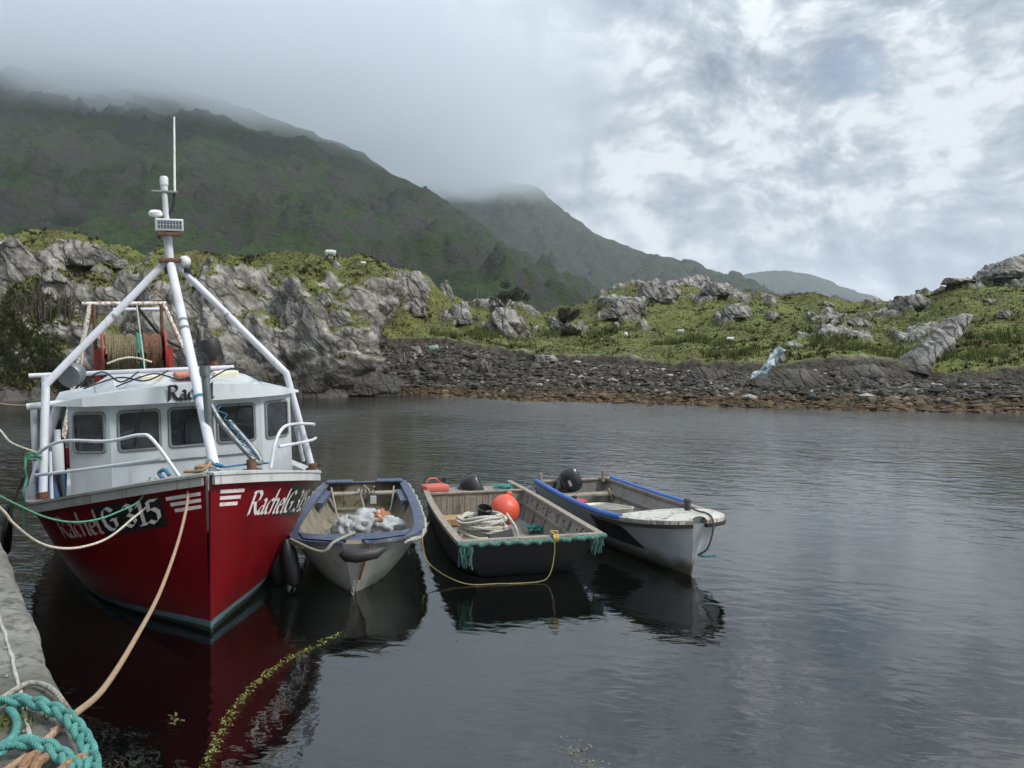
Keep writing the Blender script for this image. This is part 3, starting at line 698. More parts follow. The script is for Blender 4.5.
bush('dark round bush growing on the split outcrop', 505, 311, 26, 24, 3, ((.012, .016, .008), (.035, .042, .018)))
bush('small dark gorse bush on the meadow left of the knoll', 564, 324, 22, 13, 4, ((.014, .018, .008), (.045, .040, .018)))
bush('brown bracken clump on the meadow below the knoll', 572, 336, 18, 9, 5, ((.03, .025, .012), (.06, .045, .02)))

def sheep(label, px, py, lpx, rz, graze=True, lying=False, D=None):
    g = ground_px(px, py); s = lpx / F_PX * g.y / 1.15
    mb = MB(); zc = .30 if lying else .58
    mb.ell((-.02, 0, zc), (.46, .23, .24), 16, 10); mb.ell((-.30, 0, zc + .02), (.20, .22, .22), 12, 8); mb.ell((.28, 0, zc - .01), (.20, .20, .21), 12, 8)
    hz = .16 if graze and not lying else zc + .20
    mb.tube([(.32, 0, zc + .02), (.46, 0, (zc + hz) / 2 + .06), (.54, 0, hz + .08)], [.15, .11, .08], 10)
    mb.tube([(.52, 0, hz + .10), (.58, 0, hz + .03), (.64, 0, hz - .06)], [.075, .075, .045], 10)
    for sd in (-1, 1): mb.tube([(.53, sd * .05, hz + .12), (.50, sd * .14, hz + .14)], [.03, .015], 6)
    mb.tube([(-.45, 0, zc + .08), (-.52, 0, zc - .10)], [.05, .03], 8)
    if not lying:
        for x in (-.30, .28):
            for sd in (-1, 1): mb.tube([(x, sd * .12, zc - .12), (x - (.04 if x < 0 else 0), sd * .12, .26), (x, sd * .12, .0)], [.075, .042, .035], 8)
    t = NT('sheep_coat'); x, z = t.pos(0), t.pos(2); n = t.noise(14, 4, .6)
    dark = t.math('MAXIMUM', t.step(x, .43, .47), t.math('SUBTRACT', 1.0, t.step(z, .30, .34)) if not lying else t.step(x, .43, .47))
    m = t.principled(t.mix(dark, t.mix(t.step(n, .3, .7), (.40, .42, .40), (.58, .60, .58)), (.02, .02, .02)), .95, 0, t.bump(n, .8, .03))
    o = mb.build('sheep', m, None, 180); o.location = g + Vector((0, -.2, .14)); o.rotation_euler.z = rz; o.scale = (s, s, s)
    r = o.modifiers.new('remesh', 'REMESH'); r.mode = 'VOXEL'; r.voxel_size = .028; r.use_smooth_shade = True
    return tag(o, label, 'sheep')
sheep('white sheep with black face grazing on the cliff top', 331, 265, 14, .0)
sheep('white sheep lying on the cliff top right of the grazing one', 361, 268, 7, .5, lying=True)
sheep('white sheep standing on the grass below the central knoll', 625, 341, 9, 1.2, graze=False)
sheep('white sheep lying on the grass near the pale blue sheet', 730, 343, 10, .2, lying=True)
sheep('white sheep grazing on the meadow between the two lower sheep', 680, 337, 8, 2.8)
# washed-up sheet, green drum and white bottle on the shore
def sheet():
    g = ground_px(762, 379); D = g.y; n = 28; rows = []
    for i in range(n + 1):
        r = []
        for j in range(n + 1):
            u, v = i / n, j / n; p = np.array([[u * 3.1, v * 4.2, 1.3]])
            r.append(Vector((-.75 + 2.3 * v * .8 + .9 * (u - .5) * .9 + .16 * float(fbm(p, 3)[0]), .25 * math.sin(v * 7 + u * 3) * .35 - .3 + .5 * v + .25 * float(fbm(p + 9, 3)[0]), .05 + 2.35 * v * .95 + .18 * float(ridged(p * 1.3, 2)[0]) - .55 * abs(u - .5))))
        rows.append(r)
    t = NT('pale_blue_sheet'); a = t.noise(1.6, 5, .6); m = t.principled(t.mix(t.step(a, .40, .60), (.16, .22, .26), (.42, .46, .48)), .6)
    mb = MB(); mb.grid(rows); o = mb.build('plastic_sheet', m, None, 60); o.location = g + Vector((0, -.5, -.2)); so = o.modifiers.new('solid', 'SOLIDIFY'); so.thickness = .03
    tag(o, 'crumpled pale blue plastic sheet washed up against the beach rocks', 'sheet')
sheet()
def drum(label, px, py, s, col, lie):
    g = ground_px(px, py); t = thing('drum', label, 'drum', g + Vector((0, -.3, .12)), .4)
    M_ = Matrix.Rotation(1.4 if lie else .1, 4, 'Y'); m = paint('drum_' + label.split()[0], col, (.2, .22, .2), .4)
    MB().lathe([(.0, -.45 * s), (.26 * s, -.44 * s), (.29 * s, -.40 * s), (.29 * s, .40 * s), (.26 * s, .44 * s), (.05 * s, .46 * s)], 16, M_).build('barrel', m, t, 40)
    for z in (-.15, .15): MB().lathe([(.29 * s, z * s - .02), (.305 * s, z * s), (.29 * s, z * s + .02)], 16, M_, False).build('hoop', m, t, 40)
drum('green plastic drum stranded at the beach top by the headland', 433, 350, 1.0, (.10, .18, .15), True)
drum('white plastic canister lying on the stony beach below the blue sheet', 757, 377, .9, (.62, .66, .68), True)
# fence stakes beside the split outcrop
for k, (px, py) in enumerate(((475, 305), (479, 322), (487, 331))):
    g = ground_px(px, py); t = MB().tube([g + Vector((0, 0, -.3)), g + Vector((.05 - .04 * k, 0, 1.3 - .2 * k))], .05, 6).build('stake', plain('stake_wood', (.16, .17, .17), .9), None, 40)
    tag(t, ('tallest leaning stake left of the split outcrop', 'middle stake at the left foot of the split outcrop', 'shortest stake before the split outcrop')[k], 'stake')

# ------------------------------------------------------------------ boat helpers and paints
M_RED = None
def hull_red():
    t = NT('red_hull_paint'); z = t.pos(2)
    a = t.noise(2.5, 7, .62, sc=(1, 1, .4)); b = t.noise(30, 6, .6); s = t.noise(9, 8, .7, sc=(.5, .5, 1.6))
    c = t.mix(t.math('MULTIPLY', t.step(a, .42, .70), .75), (.135, .002, .005), (.075, .0025, .005))
    c = t.mix(t.math('MULTIPLY', t.step(s, .64, .70), .55), c, (.12, .02, .02))
    c = t.mix(t.math('MULTIPLY', t.math('SUBTRACT', 1.0, t.step(z, .10, .45)), .35), c, (.05, .016, .014))
    v1 = t.noise(6, 6, .65, sc=(1, 1, .06)); c = t.mix(t.math('MULTIPLY', t.step(v1, .56, .74), .55), c, (.07, .012, .011)); v2 = t.noise(14, 8, .7, off=(3, 3, 3)); c = t.mix(t.math('MULTIPLY', t.step(v2, .66, .70), .4), c, (.20, .06, .055))
    rs = t.noise(5, 5, .6, sc=(2.2, 2.2, .10), off=(7, 2, 0)); c = t.mix(t.math('MULTIPLY', t.step(rs, .64, .76), .55), c, (.085, .030, .014)); sf = t.noise(4, 7, .7, sc=(.35, .35, 5), off=(1, 6, 3)); c = t.mix(t.math('MULTIPLY', t.step(sf, .60, .68), .35), c, (.045, .004, .006))
    zz = t.math('ADD', z, t.math('MULTIPLY', t.math('SUBTRACT', a, .5), .03))
    c = t.mix(t.math('SUBTRACT', 1.0, t.step(zz, .135, .14)), c, t.mix(t.step(s, .5, .66), (.085, .14, .17), (.04, .05, .04)))
    c = t.mix(t.math('SUBTRACT', 1.0, t.step(zz, .055, .065)), c, (.022, .030, .022))
    return t.principled(c, t.math('ADD', t.math('MULTIPLY', b, .2), .30), spec=.22, normal=t.bump(t.math('ADD', a, t.math('MULTIPLY', b, .1)), .22, .02))
M_RED = hull_red()
M_WHITE = paint('white_boat_paint', (.42, .455, .475), (.23, .21, .18), .42, .40, 2.2)
M_CREAM = paint('cream_panel', (.66, .63, .50), (.3, .26, .18), .4, .5, 5)
M_TUBE = paint('white_tube_paint', (.52, .54, .59), (.30, .26, .21), .6, .40, 3, wear=(.22, .13, .08), wear_amt=-.25)
M_RUSTTUBE = paint('rusty_white_tube', (.62, .60, .55), (.30, .20, .12), .5, .55, 5, wear=(.17, .065, .03), wear_amt=.75)
M_STRAKE_W = paint('white_rubbing_strake', (.44, .45, .45), (.22, .20, .17), .8, .5, 3, wear=(.30, .28, .25), wear_amt=-.1)
M_STRAKE_G = paint('worn_grey_rubbing_strake', (.22, .22, .21), (.10, .095, .08), .8, .6, 2.5, wear=(.46, .46, .44), wear_amt=.0)
M_DECK = paint('grey_deck', (.30, .31, .30), (.10, .09, .07), .6, .6, 3)
M_GALV = plain('galvanised_steel', (.20, .22, .23), .45, .6, .35, 9)
M_BLACK = plain('black_rubber', (.014, .014, .015), .55, 0, .3, 20)
M_BLACKP = plain('black_paint', (.012, .011, .011), .4, 0, .3, 20)
M_RUST = plain('rusty_steel', (.15, .075, .042), .8, .2, .5, 14, .6)
M_REDSTEEL = paint('red_winch_paint', (.30, .020, .018), (.10, .03, .02), .5, .5, 5, wear=(.13, .05, .03), wear_amt=.6)
M_GREYRUB = plain('grey_window_rubber', (.17, .18, .18), .6, 0, .3, 30)
M_LETTER_W = paint('white_letter_paint', (.62, .60, .58), (.30, .08, .08), .4, .5, 7, wear=(.30, .03, .03), wear_amt=.15)
M_LETTER_G = paint('faded_letter_paint', (.42, .36, .34), (.20, .05, .05), .6, .6, 9, wear=(.22, .012, .016), wear_amt=.55)
M_LETTER_K = plain('black_letter_paint', (.012, .012, .014), .5)
def glass_mat():
    t = NT('cabin_window_glass'); a = t.noise(1.6, 4, .6)
    return t.principled(t.mix(t.step(a, .4, .7), (.012, .015, .018), (.045, .05, .055)), .04, 0, spec=.6)
M_GLASS = glass_mat()
M_ROPE_TAN = rope_mat('tan_rope', (.36, .245, .155), (.22, .145, .09), 90)
M_ROPE_CREAM = rope_mat('cream_rope', (.60, .56, .46), (.30, .27, .21))
M_ROPE_TEAL = rope_mat('teal_rope', (.075, .30, .27), (.035, .15, .135), 40)
M_ROPE_GREEN = rope_mat('green_rope', (.10, .30, .20))
M_ROPE_BLUE = rope_mat('blue_rope', (.05, .20, .36))
M_ROPE_GREY = rope_mat('grey_rope', (.30, .29, .24))
M_ROPE_YEL = rope_mat('yellow_rope', (.48, .36, .12))
M_ROPE_DARK = rope_mat('dark_rope', (.06, .06, .05))

def curve(xs, ys):
    xs = np.array(xs, float); ys = np.array(ys, float)
    d = np.diff(ys) / np.diff(xs); m = np.concatenate([[d[0]], (d[:-1] + d[1:]) / 2, [d[-1]]])
    for i in range(1, len(d)):
        if d[i - 1] * d[i] <= 0: m[i] = 0
    def f(x):
        x = min(max(x, xs[0]), xs[-1]); i = min(int(np.searchsorted(xs, x, 'right')) - 1, len(d) - 1); i = max(i, 0)
        h = xs[i + 1] - xs[i]; t = (x - xs[i]) / h
        return float((2 * t ** 3 - 3 * t * t + 1) * ys[i] + (t ** 3 - 2 * t * t + t) * h * m[i] + (-2 * t ** 3 + 3 * t * t) * ys[i + 1] + (t ** 3 - t * t) * h * m[i + 1])
    return f
class Hull:
    """half-breadth and sheer by distance s behind the stem head; local x forward, y to port, z up from the waterline"""
    def __init__(s, S, B, ZS, ZK, PW, rake, L):
        s.b = curve(S, B); s.zs = curve(*ZS); s.zk = curve(*ZK); s.pw = curve(*PW); s.rake = rake; s.L = L
    def pt(s, a, w, side, inset=0.0):
        zs, zk = s.zs(a), s.zk(a); z = zk + (zs - zk) * w
        b = s.b(a) * (w ** s.pw(a)) - inset
        x = -a - s.rake * (1 - max(0, min(1, (z - s.zk(0)) / (s.zs(0) - s.zk(0))))) * math.exp(-a / 1.0)
        return Vector((x, side * max(b, 0.0), z))
    def at(s, a, z, side, off=0.0):
        def q(a, z): return s.pt(a, max(0.001, (z - s.zk(a)) / (s.zs(a) - s.zk(a))), side)
        p = q(a, z); e = .01; n = (q(a + e, z) - p).cross(q(a, z + e) - p); n.normalize()
        if n.y * side < 0: n = -n
        return p + n * off
    def stations(s, n=44): return [s.L * (i / n) ** 1.6 for i in range(n + 1)]
    def shell(s, mat, name, parent, nw=16, transom=True, smooth=60):
        mb = MB(); st = s.stations()
        for sd in (-1, 1):
            mb.grid([[s.pt(a, (k / nw) ** 1.3, sd) for k in range(nw + 1)] for a in st])
        if s.b(0) > .05:
            mb.grid([[s.pt(0, (k / nw) ** 1.3, 1) for k in range(nw + 1)], [s.pt(0, (k / nw) ** 1.3, -1) for k in range(nw + 1)]])
        if transom:
            l = [s.pt(st[-1], (k / nw) ** 1.3, 1) for k in range(nw + 1)]; r = [s.pt(st[-1], (k / nw) ** 1.3, -1) for k in range(nw + 1)]
            mb.grid([l, r])
        return mb.build(name, mat, parent, smooth)
    def strip(s, mb, a0, a1, z0, z1, side, t0, t1, n=40):  # a belt along the sheer: z0, z1 relative to the sheer, thickness from t0 (inside) to t1 (outside)
        rows = []
        for i in range(n + 1):
            a = a0 + (a1 - a0) * (i / n) ** 1.5; zs = s.zs(a); o = s.pt(a, 1, side)
            e = .02; tn = (s.pt(min(a + e, s.L), 1, side) - s.pt(max(a - e, 0), 1, side)).normalized(); nn = Vector((0, 0, 1)).cross(tn).normalized()
            if nn.y * side < 0: nn = -nn
            rows.append([o + nn * t0 + Vector((0, 0, z0)), o + nn * t1 + Vector((0, 0, z0)), o + nn * t1 + Vector((0, 0, z1)), o + nn * t0 + Vector((0, 0, z1))])
        mb.grid(rows, closed=True); mb.add(rows[0], [(0, 1, 2, 3)]); mb.add(rows[-1], [(3, 2, 1, 0)])

GLYPH = {
 'R': (.52, [[(0, 0), (0, .75)], [(-.08, .74), (.25, .75), (.37, .64), (.34, .46), (.22, .38), (0, .38)], [(.15, .38), (.32, .12), (.48, 0)]]),
 'a': (.42, [[(.02, .42), (.14, .5), (.26, .44), (.26, .06), (.36, 0)], [(.26, .3), (.08, .26), (0, .14), (.06, .02), (.16, 0), (.26, .1)]]),
 'c': (.37, [[(.29, .42), (.18, .5), (.06, .42), (0, .25), (.06, .06), (.18, 0), (.31, .09)]]),
 'h': (.43, [[(0, .82), (0, 0)], [(0, .36), (.12, .5), (.27, .42), (.27, .05), (.35, 0)]]),
 'e': (.40, [[(.02, .26), (.29, .30), (.26, .44), (.14, .5), (.04, .4), (0, .22), (.08, .04), (.2, 0), (.32, .09)]]),
 'l': (.20, [[(0, .82), (0, .06), (.1, 0)]]),
 'G': (.62, [[(.44, .62), (.28, .75), (.1, .68), (0, .45), (.02, .18), (.14, .02), (.3, 0), (.44, .1), (.44, .34)], [(.28, .34), (.52, .34)]]),
 '3': (.47, [[(.02, .64), (.14, .75), (.3, .68), (.3, .5), (.14, .42), (.3, .34), (.35, .14), (.18, 0), (0, .1)]]),
 '1': (.38, [[(.02, .6), (.16, .75), (.16, 0)], [(.03, .01), (.29, .01)]]),
 '5': (.46, [[(.34, .75), (.06, .75), (.04, .44), (.2, .48), (.35, .36), (.35, .14), (.18, 0), (0, .1)]]),
 '.': (.2, [[(.03, .0), (.06, .05)]])}
def lettering(text, nib=(.075, .050), shear=0.0, fn=None, lift=.0004):
    mb = MB(); x0 = 0; q = 0
    for ch in text:
        adv, strokes = GLYPH[ch]
        for stv in strokes:
            for (ax, ay), (bx, by) in zip(stv, stv[1:]):
                n = max(1, int(math.hypot(bx - ax, by - ay) / .08)); rows = []
                for i in range(n + 1):
                    x = ax + (bx - ax) * i / n; y = ay + (by - ay) * i / n
                    rows.append([fn(x0 + x + d * nib[0] + shear * (y + d * nib[1]), y + d * nib[1], .004 + lift * q) for d in (-1, 1)])
                mb.grid(rows); q += 1
        x0 += adv
    return mb
def text_width(t): return sum(GLYPH[c][0] for c in t)

# ------------------------------------------------------------------ the red trawler
RA = math.radians(28.3)
stem = Vector((-3.54, 9.22, 0))
def rachel():
    F = Vector((math.sin(RA), -math.cos(RA), 0)); rz = math.atan2(F.y, F.x)
    root = thing('fishing_boat', 'red hulled fishing trawler with white wheelhouse moored at the pier', 'fishing boat', stem + F * .36, rz); root.rotation_euler.x = .034
    H = Hull([0, .15, .4, .8, 1.2, 1.7, 2.3, 3.2, 5, 8, 10], [.03, .30, .66, 1.08, 1.37, 1.63, 1.81, 1.92, 1.98, 1.97, 1.92],
             ([0, 1, 2.3, 4, 7, 10], [1.86, 1.62, 1.37, 1.23, 1.16, 1.22]), ([0, 1, 3, 10], [-.75, -.8, -.85, -.8]),
             ([0, .5, 1.2, 2.3, 4, 7, 10], [1.25, 1.05, .75, .52, .36, .27, .24]), .38, 10)
    H.shell(M_RED, 'hull', root)
    # bulwark inside, deck, rubbing strakes and cap
    mb = MB()
    for sd in (-1, 1):
        mb.grid([[H.pt(a, 1, sd, .07), H.pt(a, .75, sd, .07)] for a in H.stations(30)])
    mb.build('bulwark', M_WHITE, root, 40)
    mb = MB(); st = [.25 + i * .25 for i in range(39)]
    mb.grid([[H.pt(a, .80, 1, .05), H.pt(a, .80, -1, .05)] for a in st]); mb.build('deck', M_DECK, root)
    for sd, m in ((1, M_STRAKE_W), (-1, M_STRAKE_G)):
        mb = MB(); H.strip(mb, .01, 9.98, -.105, -.005, sd, -.03, .045); mb.build('rubbing_strake', m, root, 30)
        mb = MB(); H.strip(mb, .0, 9.99, .0, .03, sd, -.11, .06); mb.build('rail_cap', m, root, 30)
    mb = MB(); mb.tube([H.pt(0, w, 1) + Vector((.004, 0, 0)) for w in (.25, .4, .6, .8, .93)], .024, 8); mb.build('stem_bar', M_RED, root, 60)
    # lettering painted on both bows, laid out by arc length along the sheer
    ss = np.linspace(0, 6, 601); bb = np.array([H.b(v) for v in ss]); arc = np.concatenate([[0], np.cumsum(np.hypot(np.diff(ss), np.diff(bb)))])
    sa = lambda v: float(np.interp(v, arc, ss))
    def on(v, dz, side, o): q = sa(v); return H.at(q, H.zs(q) - dz, side, o)
    port = lambda a0, hx, hy, base: (lambda x, y, o: on(a0 + x * hx, base - y * hy, 1, o))
    star = lambda a0, hx, hy, base: (lambda x, y, o: on(a0 - x * hx, base - y * hy, -1, o))
    lettering('Rachel', nib=(.058, .036), shear=.18, fn=port(.70, .36, .37, .50)).build('name_lettering', M_LETTER_W, root)
    lettering('G.315', nib=(.058, .036), shear=.18, fn=port(1.58, .42, .36, .50)).build('number_lettering', M_LETTER_W, root)
    lettering('Rachel', nib=(.055, .034), shear=.18, fn=star(2.52, .42, .36, .47)).build('name_lettering', M_LETTER_G, root)
    lettering('G.315', shear=.10, nib=(.068, .042), fn=star(1.50, .42, .35, .45)).build('number_lettering', M_LETTER_W, root)
    n = 16
    mb = MB(); mb.grid([[on(1.58 - i / n * 1.02, .15 + k * .36, -1, .0022) for k in (0, .5, 1)] for i in range(n + 1)]); mb.build('number_patch', M_BLACKP, root, 60)
    mb = MB(); mb.grid([[on(1.54 + i / n * 1.02, .15 + k * .40, 1, .0022) for k in (0, .5, 1)] for i in range(n + 1)]); mb.build('number_patch', M_BLACKP, root, 60)
    for sd in (-1, 1):
        for k in range(3):
            mb = MB(); dz = .18 + .075 * k; s0, s1 = (.06, .50 - .04 * k) if sd < 0 else (.14, .52 - .04 * k)
            mb.grid([[on(s0 + (s1 - s0) * i / 8, dz + d, sd, .003) for d in (0, .042)] for i in range(9)]); mb.build('bow_stripe', M_LETTER_W, root)
    # wheelhouse
    plan = [(-2.6, 1.0), (-2.95, 1.5), (-6.0, 1.5), (-6.0, -1.5), (-2.95, -1.5), (-2.6, -1.0)]
    zb, zt = .95, 2.57
    mb = MB(); mb.prism([(x, y, zb) for x, y in plan], (0, 0, zt - zb)); cab = mb.build('wheelhouse', M_WHITE, root)
    def rrect(w, h, r, n=5):
        out = []
        for cx, cy, a0 in ((w / 2 - r, h / 2 - r, 0), (-w / 2 + r, h / 2 - r, 90), (-w / 2 + r, -h / 2 + r, 180), (w / 2 - r, -h / 2 + r, 270)):
            for i in range(n + 1):
                q = math.radians(a0 + 90 * i / n); out.append((cx + r * math.cos(q), cy + r * math.sin(q)))
        return out
    def window(c, nrm, w, h):
        c = Vector(c); nrm = Vector(nrm).normalized(); ux = Vector((0, 0, 1)).cross(nrm); uz = Vector((0, 0, 1))
        to = lambda p, o: c + ux * p[0] + uz * p[1] + nrm * o
        a, b, i2 = rrect(w, h, .07), rrect(w - .025, h - .025, .06), rrect(w - .075, h - .075, .045)
        win = MB().grid([[to(p, .0) for p in a], [to(p, .022) for p in b], [to(p, .022) for p in i2], [to(p, .004) for p in i2]], closed=True)
        fr = win.build('window', M_GREYRUB, root, 40)
        pane = MB(); pane.add([to(p, .006) for p in i2], [tuple(range(len(i2)))]); pane.build('pane', M_GLASS, fr)
    for y in (.64, .0, -.64): window((-2.6, y, 2.18), (1, 0, 0), .56, .58)
    q = Vector((1, 1, 0)).normalized()
    window((-2.775, 1.25, 2.18), (.5, .35, 0), .50, .58); window((-2.775, -1.25, 2.18), (.5, -.35, 0), .50, .58)
    for y in (.64, .0, -.64):
        MB().tube([(-2.575, y + .05, 2.46), (-2.57, y - .04, 2.10)], .008, 6).tube([(-2.57, y - .04, 2.24), (-2.568, y - .05, 1.98)], .012, 6).build('wiper', M_BLACK, root)
    for sd in (-1, 1):
        for x in (-3.9, -5.0): window((x, sd * 1.5, 2.18), (0, sd, 0), .6, .5)
    mb = MB(); mb.tube([(-2.58, -.95, 1.74), (-2.58, .95, 1.74)], .012, 6); mb.build('grab_rail', M_GALV, root)
    # brow with the name, roof and hump
    pl = [(-3.12, 1.68, .03), (-2.62, 1.32, .12), (-2.40, .8, .20), (-2.32, 0, .255), (-2.40, -.8, .20), (-2.62, -1.32, .12), (-3.12, -1.68, .03)]
    pl2 = []
    for (a, b, c), (d, e, f) in zip(pl, pl[1:]):
        for k in range(4): t = k / 4; pl2.append((a + (d - a) * t, b + (e - b) * t, c + (f - c) * t))
    pl2.append(pl[-1]); z0 = 2.55
    mb = MB(); bot = [Vector((x, y, z0)) for x, y, h_ in pl2]; top = [Vector((x - .04, y, z0 + h_)) for x, y, h_ in pl2]
    bk = [Vector((-6.1, y, z0)) for x, y, h_ in pl2]; bkt = [Vector((-6.1, y, z0 + .05 + .16 * (1 - (y / 1.7) ** 2))) for x, y, h_ in pl2]
    mb.grid([bk, bot, top, bkt]); mb.grid([bkt, bk])
    roof = mb.build('roof', M_WHITE, root, 30)
    def brow(x, y, o):
        yy = -x * .27 * 1.0 + 0; yy = (-.27 + x * .255)
        yv = yy; xv = np.interp(abs(yv), [0, .8, 1.32], [-2.32, -2.40, -2.62]) + o
        return Vector((xv, yv, z0 + .03 + y * .27))
    lettering('Rachel', nib=(.075, .055), shear=.05, fn=lambda x, y, o: brow(x, y, o + .004)).build('name_lettering', M_LETTER_K, root)
    mb = MB(); zr = 2.75
    prof = [(-3.0, zr - .02), (-3.25, zr + .11), (-5.7, zr + .13), (-6.0, zr - .04)]
    hw = [(.95, .78), (.90, .74)]
    rows = []
    for x, z in prof: rows.append([Vector((x, yy, z - (.15 if abs(yy) > 1.0 else 0))) for yy in (-1.15, -.92, -.3, .3, .92, 1.15)])
    mb.grid(rows); mb.build('roof_hump', M_WHITE, roof, 25)
    mb = MB(); mb.bbox((-3.35, .62, zr + .11), (.3, .36, .14), .03); mb.build('locker', M_CREAM, roof)
    mb = MB(); mb.bbox((-3.35, -.42, zr + .11), (.3, .34, .13), .03); mb.build('locker', M_CREAM, roof)
    mb = MB(); mb.bbox((-3.2, .05, zr + .15), (.25, .36, .10), .04); mb.build('rope_bag', paint('orange_mesh_bag', (.45, .10, .05), (.5, .45, .4), .7, .8, 14), roof)
    mb = MB()
    for k, (ya, yb) in enumerate(((-1.3, -.2), (-.9, .3), (.3, 1.2), (-1.4, -.6))):
        pts = [(-2.9 - .1 * k, ya, zr + .03), (-3.0, ya * .6 + yb * .4, zr + .16 + .03 * k), (-2.85, ya * .3 + yb * .7, zr + .10), (-3.2, yb, zr + .22)]
        mb.tube(pts, .012, 6, smooth=6)
    for k in range(3):
        mb.tube([(-3.2 + .0 * k, .25 + (.13 - .01 * k) * math.cos(q), zr + .22 + .05 * k + (.15) * math.sin(q)) for q in np.linspace(0, 6.28, 18)], .012, 5)
    mb.build('cable', M_BLACK, roof, 60)
    # exhaust: rusty stack with black cap
    R = Matrix.Rotation(math.radians(9), 4, 'X')
    ex = Vector((-4.7, .68, 2.72)); T = Matrix.Translation(ex) @ R
    e = MB().lathe([(.085, 0), (.085, .28), (.075, .30), (.075, .50)], 16, T).build('exhaust_pipe', M_RUST, root, 40)
    MB().lathe([(.17, .42), (.185, .44), (.175, .64), (.15, .72), (.12, .73)], 20, T).build('exhaust_cap', M_BLACK, e, 40)
    # gantry: two bent side legs, one stout leg to the bow, all meeting at the mast foot
    apex = Vector((-3.2, -.12, 4.60))
    rt = .052
    for sd, foot, bend in ((-1, (-2.65, -1.82, 1.36), (-3.0, -1.75, 2.86)), (1, (-2.9, 1.80, 1.34), (-3.0, 1.47, 2.86))):
        b = Vector(bend)
        mb = MB(); mb.tube([foot, b.lerp(Vector(foot), .04), b, b.lerp(apex, .04), apex + Vector((0, sd * .07, -.04))], rt, 12); leg = mb.build('gantry_leg', M_TUBE, root, 50)
        mb = MB(); mb.box(Vector(foot) + Vector((0, 0, .0)), (.22, .16, .03)); mb.tube([Vector(foot) + Vector((0, 0, .02)), Vector(foot) + Vector((0, 0, .10))], rt + .015, 12); mb.build('foot_plate', M_RUST, leg)
        mb = MB(); mb.tube([b.lerp(apex, .52), b.lerp(apex, .535)], rt + .006, 12); mb.build('weld_collar', M_STRAKE_G, leg, 50)
    mb = MB(); mb.tube([(-.48, .06, 1.80), Vector((-.48, .06, 1.80)).lerp(apex, .5), apex + Vector((.02, 0, -.02))], .062, 14); mid = mb.build('gantry_leg', M_TUBE, root, 50)
    for f_ in (.30, .62, .66):
        mb = MB(); a = Vector((-.48, .06, 1.80)).lerp(apex, f_); b = Vector((-.48, .06, 1.80)).lerp(apex, f_ + .012); mb.tube([a, b], .066, 14); mb.build('tie_band', M_ROPE_BLUE if f_ == .30 else M_GALV, mid, 50)
    mb = MB(); mb.bbox(apex + Vector((0, 0, -.01)), (.26, .3, .06), .01); mb.tube([apex + Vector((-.02, 0, -.2)), apex + Vector((-.02, 0, .02))], .08, 10); mb.build('apex_plate', M_RUST, root, 40)
    # mast with lamp, aerials and floodlight
    mt = apex + Vector((0, 0, 0)); top = mt + Vector((0, -.04, 1.0))
    mast = MB().tube([mt, mt + Vector((0, -.02, .45))], .058, 12).tube([mt + Vector((0, -.02, .45)), top], .040, 12).build('mast', M_TUBE, root, 50)
    MB().bbox(top, (.10, .36, .03), .006).build('mast_arm', M_GALV, mast)
    MB().lathe([(.05, .02), (.05, .09), (.06, .1), (.06, .20), (.045, .23)], 14, Matrix.Translation(top)).build('masthead_light', plain('lamp_lens', (.6, .62, .63), .2), mast, 40)
    MB().tube([top + Vector((0, .14, .0)), top + Vector((0, .17, 1.12))], [.017, .013], 8).build('whip_aerial', plain('white_aerial', (.78, .79, .8), .35), mast, 60)
    MB().tube([top + Vector((0, .135, .0)), top + Vector((0, .11, -.2)), top + Vector((0, .02, -.36))], .022, 8, smooth=4).build('aerial_lead', M_BLACK, mast, 60)
    c = mt + Vector((.02, -.17, .62))
    MB().lathe([(.015, -.1), (.015, .0), (.09, .02), (.10, .06), (.07, .10), (.02, .11)], 16, Matrix.Translation(c)).build('satellite_antenna', plain('white_plastic', (.75, .76, .77), .4), mast, 50)
    mb = MB(); mb.tube([c + Vector((0, 0, -.1)), mt + Vector((0, -.02, .5))], .012, 6); mb.build('antenna_bracket', M_GALV, mast)
    fl = mt + Vector((.10, .0, .50))
    fm = MB().bbox(fl, (.12, .38, .18), .015).build('floodlight', plain('floodlight_case', (.52, .54, .55), .4, .3), mast)
    for i in range(8):
        for k in range(2):
            MB().box(fl + Vector((.0615, -.145 + .0415 * i, -.032 + .064 * k)), (.004, .034, .056)).build('lens_cell', plain('lens_cell_glass', (.10, .12, .15), .15) if i + k == 0 else bpy.data.materials['lens_cell_glass'], fm)
    MB().box(fl + Vector((-.02, 0, -.13)), (.16, .32, .04)).box(fl + Vector((-.05, -.14, -.17)), (.05, .04, .06)).build('floodlight_bracket', M_RUST, fm)
    hd = apex + Vector((.05, .20, -.02))
    MB().ell(hd, (.085, .085, .085), 14, 9).build('horn', plain('horn_shell', (.6, .61, .62), .35), root, 180)
    MB().lathe([(.05, 0), (.055, .07)], 12, Matrix.Translation(hd + Vector((0, .03, -.17)))).tube([hd + Vector((0, .05, -.15)), hd + Vector((0, .22, -.42))], .02, 8).build('horn_bracket', M_BLACK, root)
    # searchlight drum on the starboard gantry leg
    Rl = Matrix.Translation(Vector((-3.25, -1.42, 2.98))) @ Matrix.Rotation(math.radians(100), 4, 'Y') @ Matrix.Rotation(math.radians(25), 4, 'X')
    MB().lathe([(.06, -.13), (.13, -.10), (.165, .0), (.165, .12), (.15, .14)], 22, Rl).build('searchlight', M_GALV, root, 40)
    # cross tubes behind the wheelhouse, aft posts
    mb = MB(); mb.tube([(-4.0, -2.0, 2.96), (-4.0, .85, 2.96)], .036, 10); mb.build('cross_tube', M_TUBE, root, 50)
